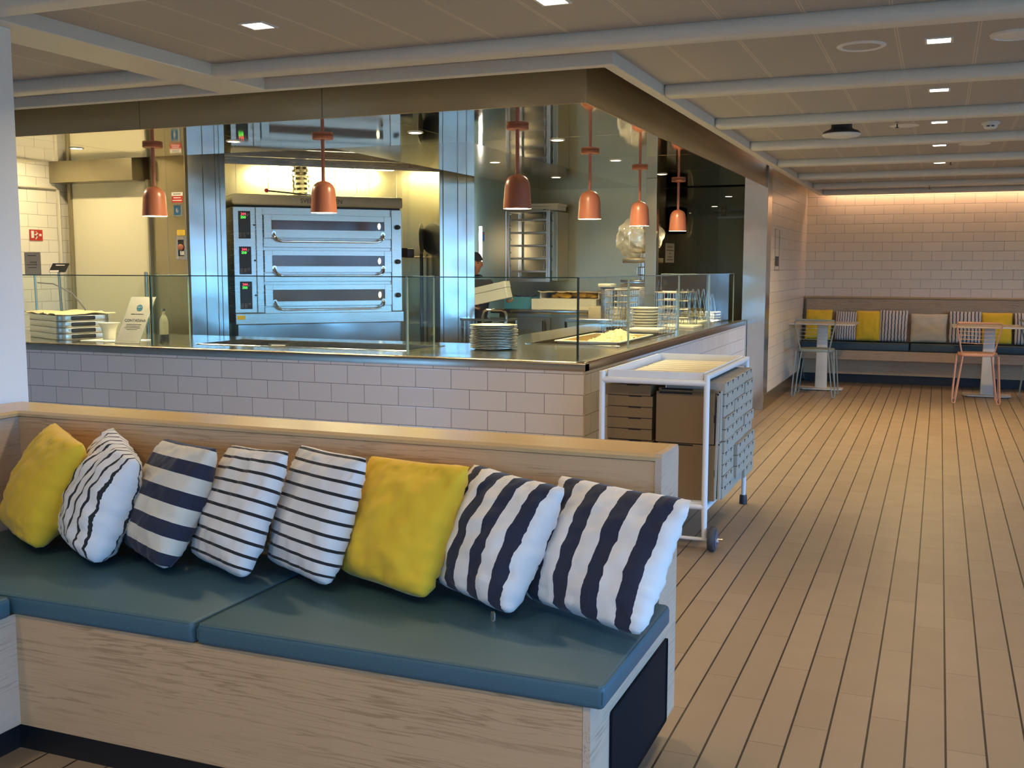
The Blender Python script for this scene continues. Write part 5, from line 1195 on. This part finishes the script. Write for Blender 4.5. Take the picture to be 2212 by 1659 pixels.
# right block: three stacks of ten boxes, tabs facing the aisle
protoR = None
for c, yc in enumerate((5.945, 6.275, 6.60)):
    for k in range(10):
        z = .2685+(9-k)*.0655; dx = random.uniform(-.006, .006)+(.014 if (k > 5 and c == 2) or (k in (6, 7, 8) and c == 1) else 0)
        y = yc+random.uniform(-.004, .004)
        where = ('nearest', 'middle', 'farthest')[c]
        lab = ('%s pale pizza box in the %s of the three aisle-side stacks on the cart' if k in (0, 9) else '%s pale pizza box from the top in the %s aisle-side stack on the cart') % ('topmost' if k == 0 else 'bottom' if k == 9 else ORD[k], where)
        if protoR is None:
            protoR = flat_box(.33, .318, .0653, 'x').build('pizza_box', [M['card_pale'], M['card_dark']], base=(0, 0, 0), smooth=0); protoR.location = (-1.235+dx, y, z); tag(protoR, lab, 'box', 'pizza boxes on the white cart')
        else: dup(protoR, (-1.235+dx, y, z), label=lab)

# ------------------------------------------------------------------ far end: bench, cushions, tables, chairs
t = thing('wall_bench', 'long oak bench with a plain oak back under the far tiled wall', 'bench', (.7, 15, 0))
MB().box(-1.70, 6.58, 15.13, 15.265, .12, 1.135, .003, 1).build('backrest', M['oak'], t, smooth=0)
MB().box(-1.72, 6.58, 15.10, 15.266, 1.138, 1.165, .006, 2).build('backrest_cap', M['oak_top'], t)
MB().box(-1.70, 6.58, 14.68, 14.71, .335, .462, .003, 1).build('seat_front', M['oak_front'], t, smooth=0)
MB().box(-1.70, 6.58, 14.711, 15.13, .43, .460).build('seat_board', M['oak_front'], t, smooth=0)
MB().box(-1.70, 6.58, 14.95, 14.98, .12, .43).build('lower_panel', M['oak_front'], t, smooth=0)
MB().box(-1.68, 6.58, 15.0, 15.02, 0, .12).build('plinth', M['black'], t, smooth=0)
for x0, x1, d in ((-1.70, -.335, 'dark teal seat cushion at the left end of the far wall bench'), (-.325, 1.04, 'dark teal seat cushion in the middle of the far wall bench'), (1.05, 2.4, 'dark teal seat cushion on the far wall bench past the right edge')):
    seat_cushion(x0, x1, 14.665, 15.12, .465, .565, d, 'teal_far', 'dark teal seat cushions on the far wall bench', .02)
FG = 'scatter cushions on the far wall bench'
def far_pillow(px0, px1, zt, mat, label, seed, y=14.88, T=.055, lean=.14, z0=.572, ear=.0, **k):
    c = ((px0, y-.02, z0), (px1, y-.02, z0), (px1, y+lean, zt), (px0, y+lean, zt))
    pillow(c, T, mat, label, seed, FG, n=22, **k)
S_ = .4675
for x0, x1, zt, m, lab in [(-1.69, -1.33, .99, 'yellow', 'far bench yellow cushion at the left end, behind the sage wire chair'), (-1.30, -1.01, .97, 'far_stripe', 'far bench striped cushion between the two left yellow ones'),
        (-1.03, -.70, .985, 'yellow', 'far bench yellow cushion, second yellow from the left'), (-.74, -.36, .995, 'far_stripe', 'far bench striped cushion just left of the cream one'),
        (-.345, .125, .955, 'cream_fab', 'plain cream cushion in the middle of the far bench'), (.125, .535, .995, 'far_stripe', 'far bench striped cushion just right of the cream one'),
        (.52, .895, .985, 'yellow', 'far bench yellow cushion behind the salmon wire chair'), (.90, 1.27, .985, 'far_stripe', 'far bench striped cushion right of the salmon wire chair'),
        (1.22, 1.62, .995, 'yellow', 'far bench yellow cushion at the right edge of the photo')]:
    far_pillow(x0, x1, zt, m, lab, x0*3+20)
def cafe_table(x, y, label):
    t = thing('cafe_table', label, 'table', (x, y, 0), 'white pedestal tables at the far bench')
    b = MB(); pts = []
    w_, d_, r = .42, .36, .06
    for cx, cy, a0 in ((x+w_-r, y+d_-r, 0), (x-w_+r, y+d_-r, 90), (x-w_+r, y-d_+r, 180), (x+w_-r, y-d_+r, 270)):
        for k in range(6): a = math.radians(a0+18*k); pts.append((cx+r*math.cos(a), cy+r*math.sin(a)))
    b.prism(pts, 'z', .842, .858, .004); b.build('table_top', M['table'], t)
    MB().prism([(-.075, .02), (-.062, .842), (.062, .842), (.075, .02)], 'y', y-.03, y+.03, .012, M=Matrix.Translation((x, 0, 0))).build('pedestal', M['table'], t)
    MB().prism([(x-.27, y-.09), (x-.21, y-.16), (x+.21, y-.16), (x+.27, y-.09), (x+.27, y+.12), (x-.27, y+.12)], 'z', .008, .024, .004).build('base_plate', M['table'], t)
    MB().box(x-.24, x+.24, y-.12, y+.10, 0, .008).build('glide', M['dark_plastic'], t)
cafe_table(-1.36, 13.98, 'white pedestal table at the far bench, behind the sage wire chair')
cafe_table(.585, 13.98, 'white pedestal table at the far bench, behind the salmon wire chair')
def wire_chair(x, y, rot, mat, label):
    t = thing('wire_chair', label, 'chair', (x, y, 0), 'hairpin wire chairs at the far tables'); t.rotation_euler.z = rot
    b = MB(); pts = []
    for a in range(0, 360, 18): r = 1+.0*a; ca, sa = math.cos(math.radians(a)), math.sin(math.radians(a)); pts.append((x+.215*math.copysign(abs(ca)**.6, ca), y+.20*math.copysign(abs(sa)**.6, sa)))
    b.prism(pts, 'z', .545, .578, .008); b.build('seat', M[mat], t)
    for sx, sy in ((-1, -1), (1, -1), (-1, 1), (1, 1)):
        tx, ty = x+sx*.185, y+sy*.165; bx, by = x+sx*.235, y+sy*.215
        MB().tube([(tx-sx*.03, ty, .548), (bx-.018*sx, by, .030), (bx-.012*sx, by, .008), (bx+.012*sx, by, .008), (bx+.018*sx, by, .030), (tx+sx*.035, ty-sy*.0, .548)], .0075, 8).build('leg', M[mat], t)
    z = .93
    MB().tube([(x-.165, y-.175, .56), (x-.235, y-.235, .90), (x-.225, y-.24, z), (x+.225, y-.24, z), (x+.235, y-.235, .90), (x+.165, y-.175, .56)], .0085, 8).build('back_frame', M[mat], t)
    for k in range(5):
        zz = .70+k*.045; w_ = .165+.07*(zz-.56)/.34
        MB().tube([(x-w_, y-.175-.06*(zz-.56)/.34, zz), (x, y-.205-.06*(zz-.56)/.34, zz-.004), (x+w_, y-.175-.06*(zz-.56)/.34, zz)], .0035, 6).build('back_wire', M[mat], t)
    return t
wire_chair(-1.36, 13.28, 0.0, 'chair_green', 'sage green wire chair with hairpin legs at the left far table')
wire_chair(.44, 13.32, 0.0, 'chair_pink', 'salmon pink wire chair with hairpin legs at the right far table')
wire_chair(1.18, 13.85, -1.5, 'chair_green', 'grey-green wire chair partly cut by the right edge, beside the salmon one')
# things cut by the right edge
t = thing('globe_lamp', 'glowing yellow lamp head cut by the right edge, in front of the far tiled wall', 'lamp', (1.04, 13.6, 0))
Mg = Matrix.Translation((1.075, 13.6, 2.03)) @ Matrix.Rotation(PI/2, 4, 'X')
MB().lathe([(0, -.03), (.075, -.03), (.085, -.01), (.085, .01), (.075, .03), (0, .03)], (0, 0, 0), 36, M=Mg).build('lamp_shade', M['glow_yellow'], t)
MB().tube([(1.14, 13.63, 2.03), (1.22, 13.65, 2.0), (1.22, 13.65, .02)], .012, 8).lathe([(0, 0), (.14, 0), (.14, .02), (0, .022)], (1.22, 13.65, 0), 24).build('stand', M['steel_dark'], t)
t = thing('wooden_high_chair', 'pale wooden folding frame standing at the right edge near the far table', 'high chair', (1.08, 12.9, 0))
for k, (x, dx) in enumerate(((.955, .08), (1.005, .07), (1.06, .05), (1.16, .0))):
    MB().prism([(x-.018, 0), (x+.018, 0), (x+dx+.018, .50), (x+dx-.018, .50)], 'y', 12.85+.02*k, 12.88+.02*k, .004).build('slat', M['wood_pale'], t)
MB().box(1.02, 1.30, 12.84, 12.95, .44, .48, .005, 1).build('crossbar', M['wood_pale'], t)
t = thing('caster_wheel', 'dark rubber caster wheel on the floor at the right edge of the aisle', 'wheel', (.86, 10.5, 0))
MB().lathe([(0, -.018), (.060, -.018), (.070, -.010), (.070, .010), (.060, .018), (0, .018)], (0, 0, 0), 30, M=Matrix.Translation((.852, 10.55, .0705)) @ Matrix.Rotation(PI/2, 4, 'Y')).build('tyre', M['rubber'], t)
MB().lathe([(.006, .0), (.006, -.045), (0, -.046)], (0, 0, 0), 12, M=Matrix.Translation((.852, 10.55, .0705)) @ Matrix.Rotation(PI/2, 4, 'Y')).build('axle', M['chrome'], t)
MB().tube([(.87, 10.55, .07), (.90, 10.56, .35), (.92, 10.7, .80)], .012, 8).build('frame_leg', M['cart'], t)
# narrow service panel on the tiled side wall
b = MB().box(-1.742, -1.736, 12.02, 12.42, 1.50, 2.02, .002, 1)
b.box(-1.737, -1.733, 12.05, 12.10, 1.52, 1.60, .004, 1, mi=1)
t = thing('service_hatch', 'narrow service hatch with a small dark latch in the tiled side wall', 'hatch', (-1.74, 12.35, 1.75))
b = MB(); y0, y1, z0, z1 = 12.25, 12.60, 1.52, 1.99
for q in ((y0, y0+.012, z0, z1), (y1-.012, y1, z0, z1), (y0, y1, z0, z0+.012), (y0, y1, z1-.012, z1)): b.box(-1.7415, -1.737, q[0], q[1], q[2], q[3], .001, 1)
b.build('frame', M['steel_dark'], t)
MB().box(-1.7405, -1.737, y0+.06, y1-.06, z0+.05, z0+.16, .003, 1).build('latch', M['dark_plastic'], t)

# ------------------------------------------------------------------ view
vs = scene.view_settings; vs.view_transform = 'Standard'; vs.look = 'None'; vs.gamma = 1.0; vs.use_curve_mapping = False; vs.exposure = 0.0
